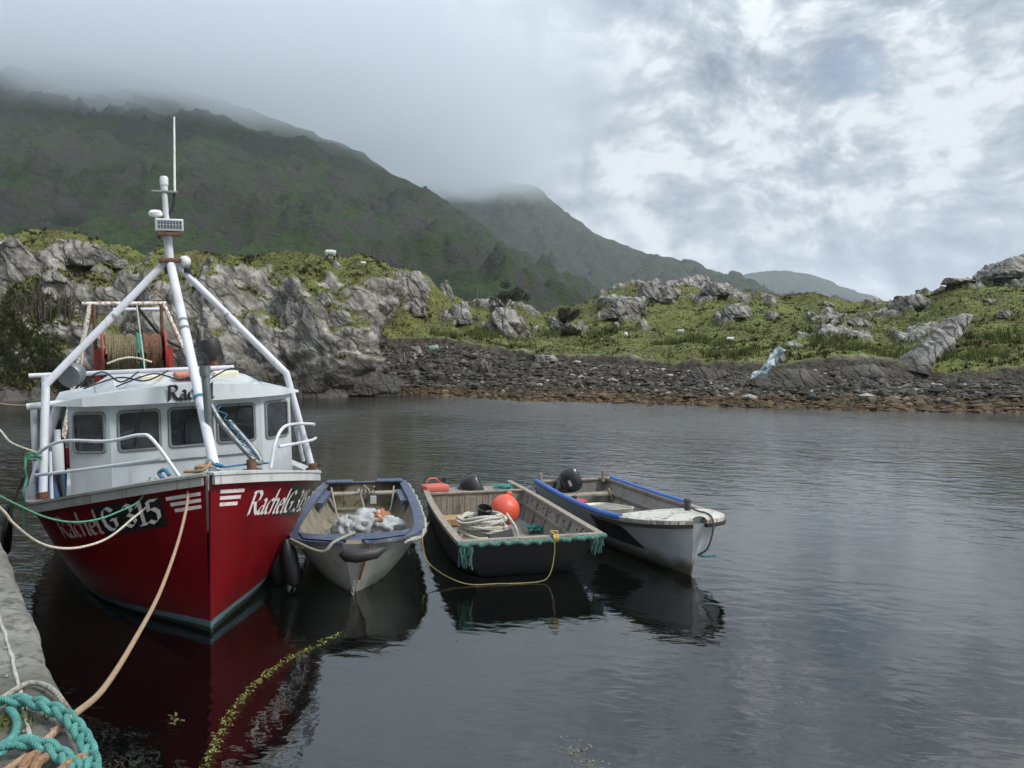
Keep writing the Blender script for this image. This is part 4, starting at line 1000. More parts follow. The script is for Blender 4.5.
    mb = MB(); mb.tube([(-3.3, -2.0, 2.55), (-3.3, -1.5, 2.58)], .05, 10); mb.build('cross_tube', M_TUBE, root, 50)
    for x, y, z1 in ((-3.9, -1.80, 2.95), (-3.35, -1.70, 2.55), (-3.5, -1.93, 2.55)):
        mb = MB(); mb.tube([(x, y, 1.1), (x, y, z1)], .042, 10); mb.build('aft_post', M_TUBE, root, 50)
    for pts, r in (([(-3.2, -1.95, 1.5), (-3.2, -1.62, 2.55)], .06), ([(-3.15, 1.72, 1.45), (-3.05, 1.60, 2.0)], .03)):
        mb = MB(); mb.tube(pts, r, 10); mb.build('brace', M_TUBE, root, 50)
    # bow rails
    def rail(name, pts, r=.021): MB().tube(spline(pts, 7), r, 9).build(name, M_TUBE, root, 60)
    zs = H.zs
    rail('bow_rail', [(-2.55, -1.86, 1.98), (-1.9, -1.56, 2.18), (-1.1, -1.06, 2.22), (-.72, -.74, 2.30), (-.58, -.60, 2.24), (-.36, -.34, 1.80)])
    rail('bow_rail', [(-2.55, -1.88, 1.70), (-1.6, -1.38, 1.84), (-.54, -.54, 2.02)])
    rail('rail_post', [(-2.2, -1.70, 1.38), (-2.2, -1.70, 1.7), (-2.2, -1.70, 2.03)])
    rail('bow_rail', [(-.72, .74, 1.76), (-.80, .82, 2.05), (-.95, .95, 2.22), (-1.2, 1.15, 2.24), (-2.0, 1.60, 2.14), (-2.95, 1.86, 2.02)])
    rail('bow_rail', [(-.86, .88, 2.0), (-1.6, 1.45, 1.95), (-2.95, 1.88, 1.82)])
    # samson post and folded boom
    MB().tube([(-.95, .10, 1.4), (-.98, .04, 3.0)], .05, 12).lathe([(.065, 0), (.065, .12)], 12, Matrix.Translation(Vector((-.98, .04, 2.95)))).build('samson_post', M_GALV, root, 50)
    u = [(-1.0, .08, 2.62), (-.9, .20, 2.35), (-.72, .46, 1.98), (-.66, .56, 1.86), (-.70, .62, 1.86), (-.78, .54, 2.02), (-.98, .30, 2.36)]
    MB().tube(spline(u, 5), .034, 9).build('folded_boom', M_GALV, root, 60)
    MB().tube([(-.66, .5, 1.9), (-.62, .5, 1.74)], .06, 10).bbox((-.62, .50, 1.76), (.16, .22, .05), .01).build('boom_foot', M_RUST, root, 40)
    zig = []
    for k in range(13):
        q = k / 12; a = Vector((-.93, .16, 2.55)).lerp(Vector((-.66, .54, 1.90)), q); zig.append(a + Vector((.06, (-.035 if k % 2 else .035), .02)))
    MB().tube(spline(zig, 3), .007, 6).build('boom_lashing', M_ROPE_BLUE, root, 60)
    MB().tube(spline([(-.45, .06, 1.92), (-.36, .12, 1.90), (-.40, -.05, 1.94), (-.5, 0, 1.96), (-.42, .1, 1.88), (-.7, .45, 1.84), (-.9, .75, 1.80)], 5), .014, 6).build('leg_lashing', M_ROPE_BLUE, root, 60)
    MB().tube(spline([(-.18, .07, 1.93), (-.12, -.06, 1.95), (-.2, -.1, 1.93), (-.24, .02, 1.96), (-.16, .05, 1.98), (-.10, -.04, 1.91), (-.26, -.22, 1.89)], 5), .020, 8).build('stem_hitch', M_ROPE_TAN, root, 60)
    MB().tube(spline([(-.36, -.46, 1.85), (-.42, -.50, 1.91), (-.48, -.56, 1.87), (-.40, -.52, 1.81)], 5), .022, 8).build('rail_hitch', M_ROPE_BLUE, root, 60)
    # starboard side lashings and gear on the side deck
    mb = MB()
    for k in range(3):
        a = k * .9; mb.tube([(-2.62 + .085 * math.cos(q), -1.9 + .085 * math.sin(q), 1.98 - .035 * k + .02 * math.cos(q + k)) for q in np.linspace(0, 6.28, 12)], .013, 6)
    mb.tube(spline([(-2.6, -1.98, 1.98), (-2.55, -2.0, 1.8), (-2.6, -1.99, 1.66), (-2.5, -2.02, 1.5), (-2.6, -2.03, 1.3), (-2.55, -2.02, 1.0)], 5), .016, 6)
    mb.build('rail_lashing', M_ROPE_GREEN, root, 60)
    mb = MB()
    for k in range(9):
        y = -1.58 - .03 * (k % 3); x = -2.85 - .07 * k
        mb.tube(spline([(x, y, 1.3), (x + random.uniform(-.1, .1), y + random.uniform(-.05, .05), 1.7), (x, y, 2.0 + random.uniform(0, .4))], 4), .016, 6)
    mb.build('hanging_hose', M_BLACK, root, 60)
    MB().lathe([(.17, 1.15), (.18, 1.2), (.18, 1.66), (.17, 1.70)], 18, Matrix.Translation(Vector((-3.05, -1.74, 0)))).build('drum', paint('blue_drum', (.03, .08, .20)), root, 40)
    MB().lathe([(.07, 1.7), (.07, 2.05), (.04, 2.1), (.04, 2.25)], 14, Matrix.Translation(Vector((-2.8, -1.63, 0)))).build('bottle', M_WHITE, root, 40)
    # net drum and its stern gantry
    cx, z = -8.0, 3.22; y0, y1 = -.98, .14
    core = MB().lathe([(.10, 0), (.10, y1 - y0)], 12, Matrix.Translation(Vector((cx, y0, z))) @ Matrix.Rotation(-math.pi / 2, 4, 'X')).build('drum_axle', M_REDSTEEL, root, 40)
    for y in (y0, y1):
        MB().lathe([(.46, -.02), (.47, 0), (.46, .02)], 28, Matrix.Translation(Vector((cx, y, z))) @ Matrix.Rotation(-math.pi / 2, 4, 'X')).build('drum_flange', M_REDSTEEL, core, 40)
        MB().box((cx, y + (-.10 if y == y0 else .10), z - .9), (.34, .10, 2.0)).build('drum_stand', M_REDSTEEL, core)
    def net(name, ya, yb, r, m):
        mb = MB(); n = int((yb - ya) / .035); pts = []
        for k in range(n * 14):
            q = k / 14 * 6.28; rr = r + .02 * math.sin(k * .37) + random.uniform(-.012, .012)
            pts.append((cx + rr * math.cos(q), ya + (yb - ya) * k / (n * 14), z + rr * math.sin(q)))
        mb.tube(pts, .026, 6); mb.build(name, m, core, 60)
    net('wound_net', y0 + .06, y0 + .62, .36, rope_mat('tan_net', (.19, .155, .085), (.08, .066, .038), 30))
    net('wound_net', y0 + .62, y0 + .74, .37, rope_mat('teal_net', (.03, .22, .17), (.02, .09, .07), 30))
    net('wound_net', y0 + .74, y1 - .06, .365, rope_mat('brown_net', (.17, .08, .042), (.07, .035, .022), 30))
    mb = MB()
    for k in range(22):
        q = k / 21; mb.ell((cx + .42, y0 + .08 + q * .75, z - .18 - .10 * math.sin(q * 3.14) * -1), (.022, .026, .022), 8, 5)
    mb.build('float_line', plain('cork_float', (.6, .56, .45), .8), core, 180)
    MB().tube([(-8.2, -1.30, 4.22), (-8.2, .22, 4.22)], .042, 10).build('stern_gantry', M_RUSTTUBE, root, 50)
    MB().tube([(-8.6, -.75, 4.12), (-8.6, .25, 4.12)], .036, 10).build('stern_gantry', M_TUBE, root, 50)
    for y, yb in ((-1.15, -1.80), (.16, 1.3)):
        MB().tube([(-8.2, y, 4.22), (-8.0, yb, 1.2)], .045, 10).build('gantry_post', M_RUSTTUBE, root, 50)
    for y, m in ((-1.10, M_RUST), (.12, M_RUST)):
        MB().tube([(-8.15, y, 4.2), (-8.1, y, 1.2)], .035, 8).build('gantry_stay', m, root, 50)
    MB().tube([(-7.6, -.36, 4.15), (-7.3, -.26, 2.7)], .014, 6).build('gantry_rope', M_ROPE_CREAM, root)
    MB().tube([(-7.7, -1.2, 4.15), (-7.3, -1.4, 2.6)], .014, 6).build('gantry_rope', M_ROPE_CREAM, root)
    MB().tube([(-8.2, -.35, 4.2), (-8.5, .15, 3.5), (-8.6, .7, 3.2)], .03, 6).build('gantry_hose', M_BLACK, root)
    for o in root.children:                              # the upper works sit a hand's breadth to port
        if o.name.split('.')[0] not in ('hull', 'bulwark', 'deck', 'rubbing_strake', 'rail_cap', 'stem_bar', 'number_lettering', 'number_patch', 'bow_stripe', 'stem_hitch') and not (o.name.startswith('name_lettering') and o.data.materials[0] != M_LETTER_K): o.location.y = .09
    return root, H
boat, RH = rachel()
bpy.context.view_layer.update()

# ------------------------------------------------------------------ small boats
M_BLUE = paint('worn_blue_gunwale', (.036, .052, .105), (.12, .125, .13), 1.0, .5, 3.5, wear=(.22, .23, .25), wear_amt=.25)
M_DIRTYW = paint('stained_white_hull', (.25, .255, .24), (.06, .056, .038), 1.0, .5, 2.2, wear=(.16, .15, .10), wear_amt=.2)
M_INNER = paint('grimy_cream_inside', (.20, .18, .13), (.045, .04, .028), .95, .75, 2.6, wear=(.05, .045, .03), wear_amt=.5)
M_GREYIN = paint('weathered_grey_inside', (.20, .19, .17), (.07, .065, .055), .85, .8, 2.5, wear=(.09, .085, .075), wear_amt=.35)
M_WOODG = paint('weathered_grey_timber', (.24, .21, .17), (.075, .062, .045), .9, .85, 6, wear=(.07, .06, .045), wear_amt=.4)
M_TARHULL = paint('tarred_dark_hull', (.016, .017, .018), (.035, .035, .030), .6, .5, 2, bump=.4)
M_ORANGE = plain('orange_buoy', (.62, .085, .045), .45, 0, .25, 5)
M_FUEL = paint('faded_red_can', (.46, .10, .075), (.3, .15, .12), .4, .55, 4)
M_COWL = plain('black_cowl', (.020, .022, .026), .28, 0, .3, 6, .05)
M_FOAM = paint('blue_foam_tube', (.035, .11, .36), (.05, .08, .16), .5, .55, 5)
def white_side():
    t = NT('white_hull_with_weed_line'); z = t.pos(2); a = t.noise(4, 7, .65, sc=(1, 1, .5)); b = t.noise(1.4, 5, .6)
    c = t.mix(t.math('MULTIPLY', t.step(a, .45, .75), .45), (.33, .35, .365), (.20, .21, .21))
    k = t.math('SUBTRACT', 1.0, t.step(t.math('ADD', z, t.math('MULTIPLY', t.math('SUBTRACT', a, .5), .45)), .06, .30))
    c = t.mix(t.math('MULTIPLY', k, .92), c, t.mix(t.step(b, .4, .6), (.045, .042, .018), (.12, .095, .045)))
    return t.principled(c, .5, 0, t.bump(a, .2, .01))
M_WSIDE = white_side()
def deck_flaked():
    t = NT('flaking_white_deck'); a = t.noise(9, 8, .7); b = t.noise(2.6, 6, .6, off=(2, 5, 1))
    c = t.mix(t.math('MULTIPLY', t.step(b, .4, .7), .4), (.44, .43, .39), (.27, .25, .21))
    c = t.mix(t.step(a, .555, .60), c, (.06, .05, .038))
    return t.principled(c, .6, 0, t.bump(a, .3, .01))
M_FLAKE = deck_flaked()
M_RAG = plain('white_cloth', (.36, .38, .39), .9, 0, .35, 5, .4)
M_PEACH = plain('orange_cloth', (.30, .13, .06), .9, 0, .35, 5, .4)

def open_boat(root, H, m_out, m_in, m_gun, floor_z, cap=.10, gz=.045, ins=.045, transom_t=.05):
    H.shell(m_out, 'hull', root)
    st = H.stations(); mb = MB()
    def wi(a): return max(.02, (floor_z - H.zk(a)) / (H.zs(a) - H.zk(a)))
    st2 = [a for a in st if a > .10] 
    for sd in (-1, 1):
        mb.grid([[H.pt(a, wi(a) + (1 - wi(a)) * k / 8, sd, ins) for k in range(9)] for a in st2])
    a = H.L - transom_t
    mb.grid([[H.pt(a, wi(a) + (1 - wi(a)) * k / 8, sd, ins) for k in range(9)] for sd in (-1, 1)])
    mb.build('inner_skin', m_in, root, 50)
    mb = MB(); mb.grid([[H.pt(a, wi(a), sd, ins * .9) for sd in (-1, 0, 1)] for a in st2]); mb.build('floor', m_in, root)
    for sd in (-1, 1):
        mb = MB(); H.strip(mb, .0, H.L, -.005, gz, sd, -cap, .035); mb.build('gunwale', m_gun, root, 30)
    mb = MB(); l = H.pt(H.L, 1, 1); mb.bbox((-H.L + .03, 0, H.zs(H.L) + gz / 2 - .004), (.10, 2 * l.y - .06, gz + .002), .01); mb.build('transom_cap', m_gun, root)

def outboard(label, loc, rz, tilt, s=1.0, tiller=True, decal=True):
    root = thing('outboard_motor', label, 'outboard motor', loc, rz)
    R = Matrix.Rotation(tilt, 4, 'Y')
    def T(mb):
        mb.v = [tuple((R @ (Vector(v) * s))) for v in mb.v]; return mb
    mb = MB(); rows = []
    for z, w, l, x0 in ((.20, .10, .17, .02), (.24, .135, .21, .02), (.34, .15, .245, .03), (.44, .145, .25, .03), (.52, .125, .235, .02), (.575, .085, .19, .0), (.60, .04, .12, -.01)):
        rows.append([Vector((x0 + l * math.copysign(abs(math.cos(q)) ** .75, math.cos(q)), w * math.copysign(abs(math.sin(q)) ** .75, math.sin(q)), z)) for q in np.linspace(0, 2 * math.pi, 25)[:-1]])
    mb.grid(rows, closed=True); mb.add(rows[0], [tuple(range(24))]); mb.add(rows[-1], [tuple(range(24))])
    cowl = T(mb).build('cowl', M_COWL, root, 50)
    mb = MB(); mb.grid([[v * 1.03 + Vector((0, 0, dz)) for v in rows[1]] for dz in (.0, .02)], closed=True); T(mb).build('cowl_seam', plain('grey_seam', (.08, .08, .085), .5), cowl, 50)
    if decal:
        mb = MB()
        for sd in (-1, 1): mb.box((.08, sd * .150, .40), (.12, .006, .05))
        T(mb).build('decal', plain('pale_decal', (.5, .5, .5), .4), cowl)
    mb = MB(); mb.tube([(0, 0, .22), (0, 0, -.25), (-.02, 0, -.52)], [.075, .05, .045], 12); mb.box((-.02, 0, -.36), (.26, .16, .018)); T(mb).build('leg', M_COWL, root, 40)
    mb = MB(); mb.ell((-.02, 0, -.56), (.17, .045, .045), 12, 8); mb.prism([(-.08, -.006, -.58), (.04, -.006, -.58), (-.05, -.006, -.74)], (0, .012, 0)); hub = T(mb).build('gearcase', M_COWL, root, 40)
    mb = MB()
    for k in range(3):
        q = k * 2.094; mb.box((-.20, .07 * math.cos(q), -.56 + .07 * math.sin(q)), (.012, .06 + .05 * abs(math.cos(q)), .06 + .05 * abs(math.sin(q))), Matrix.Rotation(.5, 3, 'Z'))
    T(mb).build('propeller', M_GALV, hub)
    mb = MB(); mb.bbox((.13, 0, .10), (.10, .20, .24), .02); mb.box((.10, 0, -.04), (.06, .24, .10)); mb.v = [tuple(Vector(v) * s) for v in mb.v]; mb.build('clamp_bracket', M_GALV, root)
    if tiller:
        mb = MB(); mb.tube([(.22, 0, .24), (.34, .0, .27), (.56, .02, .26)], [.026, .022, .024], 10); T(mb).build('tiller', plain('brown_tiller', (.07, .035, .03), .5), root, 50)
    return root

# --- blue gunwaled boat beside the trawler
def boat_blue():
    sternp, stemp = Vector((-3.04, 16.3, 0)), Vector((-2.10, 10.45, 0)); F = (stemp - sternp).normalized(); rz = math.atan2(F.y, F.x)
    root = thing('rowing_boat', 'worn white rowing boat with blue gunwale tied beside the red trawler', 'rowing boat', stemp, rz)
    H = Hull([0, .10, .30, .65, 1.2, 2, 3.5, 5, 5.8], [.14, .44, .68, .86, .95, .98, .95, .86, .80],
             ([0, 1.2, 3.5, 5.8], [.70, .62, .55, .55]), ([0, 1, 3, 5.8], [-.25, -.28, -.28, -.25]), ([0, .4, 1, 2, 4, 5.8], [1.3, .85, .60, .42, .32, .30]), .30, 5.8)
    open_boat(root, H, M_DIRTYW, M_INNER, M_BLUE, .06, cap=.12, gz=.03)
    # small foredeck: a blue lid with a rounded opening edge
    mb = MB(); rows = []
    for i in range(15):
        y = -1 + 2 * i / 14
        f = H.pt(.02 + .42 * y * y * y * y, 1, 1 if y > 0 else -1); bmax = H.b(.62) - .06
        rows.append([Vector((-.62 - .22 * y ** 4, y * bmax, H.zs(.62) - .01)), Vector((-.62 - .22 * y ** 4, y * bmax, H.zs(.6) + .04)), Vector((-.30, y * min(bmax, H.b(.30)), H.zs(.3) + .05)), Vector((-.04, y * .30, H.zs(0) + .048))])
    mb.grid(rows); mb.build('foredeck', M_BLUE, root, 40)
    mb = MB(); mb.tube([(-.30, 0, .74), (-.30, 0, .80)], .02, 8); mb.build('ring_bolt', M_GALV, root)
    for x, w in ((-5.2, .26), (-1.9, .0)):
        if w: mb = MB(); mb.bbox((x, 0, .44), (w, 2 * H.b(-x) - .16, .04), .008); mb.build('thwart', M_WOODG, root)
    for sd in (-1, 1):
        mb = MB(); mb.bbox((-5.62, sd * .50, .61), (.26, .52, .045), .015); mb.build('stern_locker', M_BLUE, root)
        mb = MB(); H.strip(mb, 3.9, 5.1, -.11, -.03, sd, -.24, -.12); mb.build('side_bench', M_BLUE, root, 30)
    mb = MB(); mb.bbox((-5.05, .18, .33), (.03, .12, .16), .01); mb.build('name_plate', M_WHITE, root)
    mb = MB()
    for sd in (-1, 1):
        pts = []
        for i in range(70):
            a = .25 + 5.4 * i / 69; o = H.at(a, H.zs(a) - .012, sd, .065); pts.append(o + Vector((0, 0, .025 * math.sin(i * .9) + random.uniform(-.015, .015))))
        mb.tube(pts, [random.uniform(.020, .040) for _ in pts], 7)
    mb.build('rope_fendering', rope_mat('frayed_pale_rope', (.36, .37, .31), (.14, .15, .12), 35), root, 60)
    mb = MB()
    for (a, b, c) in (((-5.0, -.62, .60), (-4.4, -.48, .2), (-3.9, -.38, .12)), ((-5.0, .58, .60), (-4.6, .52, .25), (-4.2, .40, .12)), ((-5.1, -.1, .55), (-4.9, .0, .25), (-4.3, .05, .12)), ((-5.05, .0, .62), (-5.1, .1, .52), (-5.0, .2, .6))):
        mb.tube(spline([a, b, c], 6), .018, 6)
    for k in range(5): mb.tube(spline([(-5.2 + random.uniform(-.1, .1), -.15 + .07 * k, .47), (-5.1, -.1 + .06 * k, .53), (-5.0 + random.uniform(-.1, .1), -.15 + .09 * k, .48)], 4), .016, 6)
    mb.build('loose_rope', M_ROPE_GREY, root, 60)
    mb = MB(); mb.tube([H.pt(.0, w, 1) + Vector((.008, .10 * (w - .5) + .03, 0)) for w in (.45, .6, .8, .96)], .014, 6); mb.build('rust_streak_bar', plain('rust_streak', (.24, .095, .03), .8), root)
    # sausage fender over the bow, dark fenders on the trawler's side
    fr = MB(); fr.tube([(.10, -.16, .60), (.15, -.10, .585), (.17, .06, .575), (.13, .30, .60), (.06, .40, .63)], [.03, .075, .085, .075, .03], 14, smooth=0)
    fo = fr.build('fender', M_BLACK, None, 60); fo.location = stemp; fo.rotation_euler.z = rz
    tag(fo, 'black sausage fender across the bow of the blue gunwaled rowing boat', 'fender')
    for i, (x, y, l) in enumerate(((-.42, -.86, 'upper'), (-.75, -1.10, 'lower'))):
        z = .42 - .10 * i
        mb = MB(); mb.lathe([(.03, -.32), (.10, -.27), (.115, -.1), (.11, .15), (.07, .26), (.03, .33)], 14, Matrix.Translation(Vector((x, y, z - .05))) @ Matrix.Rotation(.18, 4, 'X'))
        o = mb.build('fender', M_BLACK, None, 60); o.location = stemp; o.rotation_euler.z = rz
        tag(o, ('dark fender at the left bow shoulder of the blue gunwaled rowing boat', 'dark fender squeezed between red trawler and blue gunwaled rowing boat')[i], 'fender')
    mb = MB(); mb.tube(spline([(-.30, 0, .78), (.02, -.25, .74), (.04, -.42, .62), (-.40, -.86, .70)], 5), .022, 7)
    o = mb.build('fender_rope', M_ROPE_GREY, root, 60)
    # mooring chain down the stem
    mb = MB(); z = .52; k = 0
    while z > -.15:
        c = Vector((.06 - .25 * max(0, .5 - z), .015 * math.sin(k), z)); ax = k % 2
        mb.tube([c + Vector((0 if ax else .016 * math.cos(q), .016 * math.cos(q) if ax else 0, .028 * math.sin(q))) for q in np.linspace(0, 6.28, 11)], .0075, 5, caps=False); z -= .043; k += 1
    ch = mb.build('mooring_chain', plain('galvanised_chain', (.33, .31, .27), .6, .3), None, 60); ch.location = stemp; ch.rotation_euler.z = rz
    tag(ch, 'pale chain hanging from the bow of the blue gunwaled rowing boat', 'chain')
    # cloth and bags lying amidships
    def heap(name, label, cat, c, r, m, seed, n=60):
        bm = bmesh.new(); bmesh.ops.create_icosphere(bm, subdivisions=4, radius=1)
        v = np.array([v.co[:] for v in bm.verts]); d = 1 + .42 * ridged(v * 1.9 + seed, 4, .6) - .15
        v = v * d[:, None] * np.array(r); v[:, 2] = np.maximum(v[:, 2], -r[2] * .35)
        for a, b in zip(bm.verts, v): a.co = b
        me = bpy.data.meshes.new(name); bm.to_mesh(me); bm.free(); me.materials.append(m); me.polygons.foreach_set('use_smooth', [True] * len(me.polygons))
        o = link(name, me); M_ = Matrix.Translation(stemp) @ Matrix.Rotation(rz, 4, 'Z'); o.location = M_ @ Vector(c); o.rotation_euler.z = rz + seed
        return tag(o, label, cat)
    heap('cloth_bundle', 'white rounded sack lying left in the blue gunwaled rowing boat', 'sack', (-3.2, -.26, .17), (.20, .16, .17), M_RAG, .4)
    heap('cloth_bundle', 'white crumpled cloth in the middle of the blue gunwaled rowing boat', 'cloth', (-3.25, .10, .19), (.30, .20, .22), M_RAG, 1.7)
    heap('cloth_bundle', 'orange brown cloth on top of white rags in the rowing boat', 'cloth', (-3.3, .32, .32), (.20, .14, .11), M_PEACH, 2.9)
    heap('cloth_bundle', 'white torn sheet lying right in the blue gunwaled rowing boat', 'cloth', (-3.1, .45, .18), (.28, .19, .16), M_RAG, 4.1)
    return H, stemp, rz
BH, B_STEM, B_RZ = boat_blue()

# --- grey square-bowed punt in the middle
def punt():
    F = Vector((.234, -.972, 0)).normalized(); rz = math.atan2(F.y, F.x); org = Vector((.29, 11.15, 0))
    root = thing('punt', 'grey timber punt with square dark bow between the two white boats', 'punt', org, rz)
    L = 5.15; st = np.linspace(0, L, 16)
    bs = curve([0, 1, 3, 4.3, 5.15], [1.05, 1.06, 1.03, .97, .90]); zs = curve([0, 1.5, 4, 5.15], [.60, .56, .54, .54])
    xb = lambda a: -.38 - (a / L) * (L - .38)
    zb = curve([0, .6, 1.6, 5.15], [-.02, -.10, -.14, -.14])
    def o(a, w, sd, ins=0.0):
        b0 = bs(a) * (.62 + .24 * min(1, a / 1.4) ** .7); b = b0 + (bs(a) - b0) * w
        return Vector((xb(a) * (1 - w) - a * w, sd * (b - ins), zb(a) + (zs(a) - zb(a)) * w))
    mb = MB()
    for sd in (-1, 1): mb.grid([[o(a, k / 4, sd) for k in range(5)] for a in st])
    mb.grid([[o(a, 0, -1), o(a, 0, 1)] for a in st]); mb.grid([[o(0, k / 4, -1) for k in range(5)], [o(0, k / 4, 1) for k in range(5)]]); mb.grid([[o(L, k / 4, -1) for k in range(5)], [o(L, k / 4, 1) for k in range(5)]])
    mb.build('hull', M_TARHULL, root, 30)
    t0 = .045; fz = .02
    def i(a, w, sd): p = o(a, w, sd, t0); return p
    wf = lambda a: (fz - zb(a)) / (zs(a) - zb(a))
    sti = np.linspace(.05, L - .05, 16); mb = MB()
    for sd in (-1, 1): mb.grid([[i(a, wf(a) + (1 - wf(a)) * k / 4, sd) for k in range(5)] for a in sti])
    mb.grid([[i(.05, wf(.05) + (1 - wf(.05)) * k / 4, sd) for k in range(5)] for sd in (-1, 1)]); mb.grid([[i(L - .05, wf(L) + (1 - wf(L)) * k / 4, sd) for k in range(5)] for sd in (-1, 1)])
    mb.build('inner_skin', M_GREYIN, root, 30)
    mb = MB(); mb.grid([[i(a, wf(a), sd) for sd in (-1, 1)] for a in sti]); mb.build('floor', M_GREYIN, root)
    for sd in (-1, 1):
        mb = MB(); rows = []
        for a in st:
            p = o(a, 1, sd); rows.append([p + Vector((0, sd * .03, -.03)), p + Vector((0, sd * .03, .022)), p + Vector((0, -sd * .075, .022)), p + Vector((0, -sd * .075, -.03))])
        mb.grid(rows, closed=True); mb.add(rows[0], [(0, 1, 2, 3)]); mb.add(rows[-1], [(3, 2, 1, 0)]); mb.build('gunwale', M_WOODG, root)
        mb = MB(); rows = []
        for a in st[1:-2]:
            p = i(a, .62, sd); rows.append([p, p + Vector((0, -sd * .035, 0)), p + Vector((0, -sd * .035, .05)), p + Vector((0, 0, .05))])
        mb.grid(rows, closed=True); mb.build('stringer', M_GREYIN, root)
        for a in np.linspace(.7, 3.8, 6):
            mb = MB(); q0, q1 = i(a, wf(a), sd), i(a, .97, sd); mb.tube([q0 + Vector((0, -sd * .012, 0)), q1 + Vector((0, -sd * .012, 0))], .022, 4); mb.build('rib', M_GREYIN, root)
        for a in np.linspace(.9, 3.9, 9):
            mb = MB(); p = i(a, .84, sd); mb.box(p + Vector((0, -sd * .006, 0)), (.018, .02, .03)); mb.build('bolt', M_BLACK, root)
    mb = MB(); mb.bbox((-.02, 0, .60), (.09, 2.06, .06), .01); mb.build('bow_beam', M_WOODG, root)
    # bulkhead of upright boards and the motor well
    xa = -4.15; half = bs(4.15) - .06; n = 16
    for k in range(n):
        y0 = -half + 2 * half * k / n; w = 2 * half / n - .008
        mb = MB(); mb.box((xa + random.uniform(-.004, .004), y0 + w / 2, .275), (.03, w, .50)); mb.build('plank', M_WOODG, root)
    mb = MB(); mb.bbox((xa, 0, .535), (.08, 2 * half + .02, .04), .008); mb.build('bulkhead_cap', M_WOODG, root)
    for yy in (.62,): mb = MB(); mb.bbox((xa + .045, yy, .30), (.05, .09, .50), .006); mb.build('bulkhead_post', M_WOODG, root)
    mb = MB(); mb.bbox((-4.62, 0, .47), (.86, 2 * half - .02, .03), .006); mb.build('stern_deck', M_GREYIN, root)
    mb = MB(); mb.bbox((-3.75, -.35, .10), (.42, 1.1, .12), .01); mb.build('bottom_board', paint('yellow_brown_timber', (.34, .22, .09), (.10, .07, .04), .7, .8, 5), root)
    # teal rope fendering over the bow, frayed corners
    mb = MB(); pts = []
    for k in range(60):
        y = 1.08 - 2.16 * k / 59; pts.append((.035 + random.uniform(-.01, .012), y, .575 + .015 * math.sin(k * 1.1) + .02 * abs(y) - random.uniform(0, .02)))
    mb.tube(pts, [random.uniform(.028, .042) for _ in pts], 8); mb.build('rope_fendering', rope_mat('frayed_teal_rope', (.085, .20, .165), (.04, .095, .08), 35), root, 60)
    for sd, n, zl in ((1, 26, .26), (-1, 38, .36)):
        mb = MB()
        for k in range(n):
            y = sd * (.98 + random.uniform(-.10, .07)); x = .03 + random.uniform(-.06, .02)
            mb.tube([(x, y, .59), (x + random.uniform(0, .03), y + random.uniform(-.03, .03), .5), (x - random.uniform(0, .1), y + random.uniform(-.05, .05), .58 - random.uniform(.1, zl))], .014, 5)
        mb.build('frayed_rope', rope_mat('frayed_teal_strands', (.06, .145, .125), (.03, .075, .068), 35), root, 60)
    mb = MB()
    for k in range(4): mb.tube([(.01 + .055 * math.cos(q), .30 + .02 * k, .60 + .055 * math.sin(q)) for q in np.linspace(0, 6.28, 14)], .016, 6)
    mb.tube(spline([(.0, .30, .65), (.05, .36, .69), (-.02, .27, .69), (.05, .30, .66)], 4), .014, 6); mb.build('yellow_hitch', M_ROPE_YEL, root, 60)
    M_ = Matrix.Translation(org) @ Matrix.Rotation(rz, 4, 'Z')
    def put(ob, c, r=0): ob.location = M_ @ Vector(c); ob.rotation_euler.z = rz + r; return ob
    # painter from the bow down to the water and back to the blue boat
    P = [M_ @ Vector(v) for v in ((.06, .31, .60), (.06, .30, .35), (.10, .22, .10), (.10, .05, .015), (.05, -.5, .012), (-.05, -1.0, .03))] + [Vector((-1.20, 11.3, .22)), Vector((-1.33, 11.7, .50)), Vector((-1.28, 12.1, .62))]
    tag(MB().tube(spline(P, 8), .009, 6).build('mooring_rope', rope_mat('faded_yellow_line', (.33, .27, .13), (.14, .11, .06)), None, 60), 'thin yellow line from the punt bow dipping to the water', 'rope')
    # cargo: buoy, rope, pots
    mb = MB(); mb.ell((0, 0, .29), (.28, .28, .29), 24, 16); mb.tube([(.0, -.08, .5), (.06, -.2, .62)], .05, 10)
    b_ = thing('mooring_buoy', 'round orange mooring buoy in the grey punt', 'buoy', M_ @ Vector((-3.05, .30, .10)), rz)
    MB().ell((0, 0, .29), (.27, .27, .28), 24, 16).build('float', M_ORANGE, b_, 180)
    MB().lathe([(.09, -.04), (.055, .0), (.05, .06), (.02, .08)], 14, Matrix.Translation(Vector((-.10, .10, .53))) @ Matrix.Rotation(-.5, 4, 'X')).build('eye', M_ORANGE, b_, 50)
    mb = MB(); rnd = random.Random(5)
    for lay in range(15):
        z = .05 + .032 * lay; ph = rnd.uniform(0, 6.28); pts = []
        rx, ry = .52 - .012 * lay + rnd.uniform(-.04, .03), .45 - .008 * lay + rnd.uniform(-.04, .03); tx, ty = rnd.uniform(-.05, .05), rnd.uniform(-.05, .05); tl = rnd.uniform(-.10, .10)
        for q in np.linspace(0, 2 * math.pi * 1.5, 34):
            pts.append((tx + rx * math.cos(q + ph) + .02 * math.sin(3 * q), ty + ry * math.sin(q + ph), z + tl * math.cos(q) * .5 + .02 * math.sin(2.3 * q + lay)))
        mb.tube(pts, .026, 7)
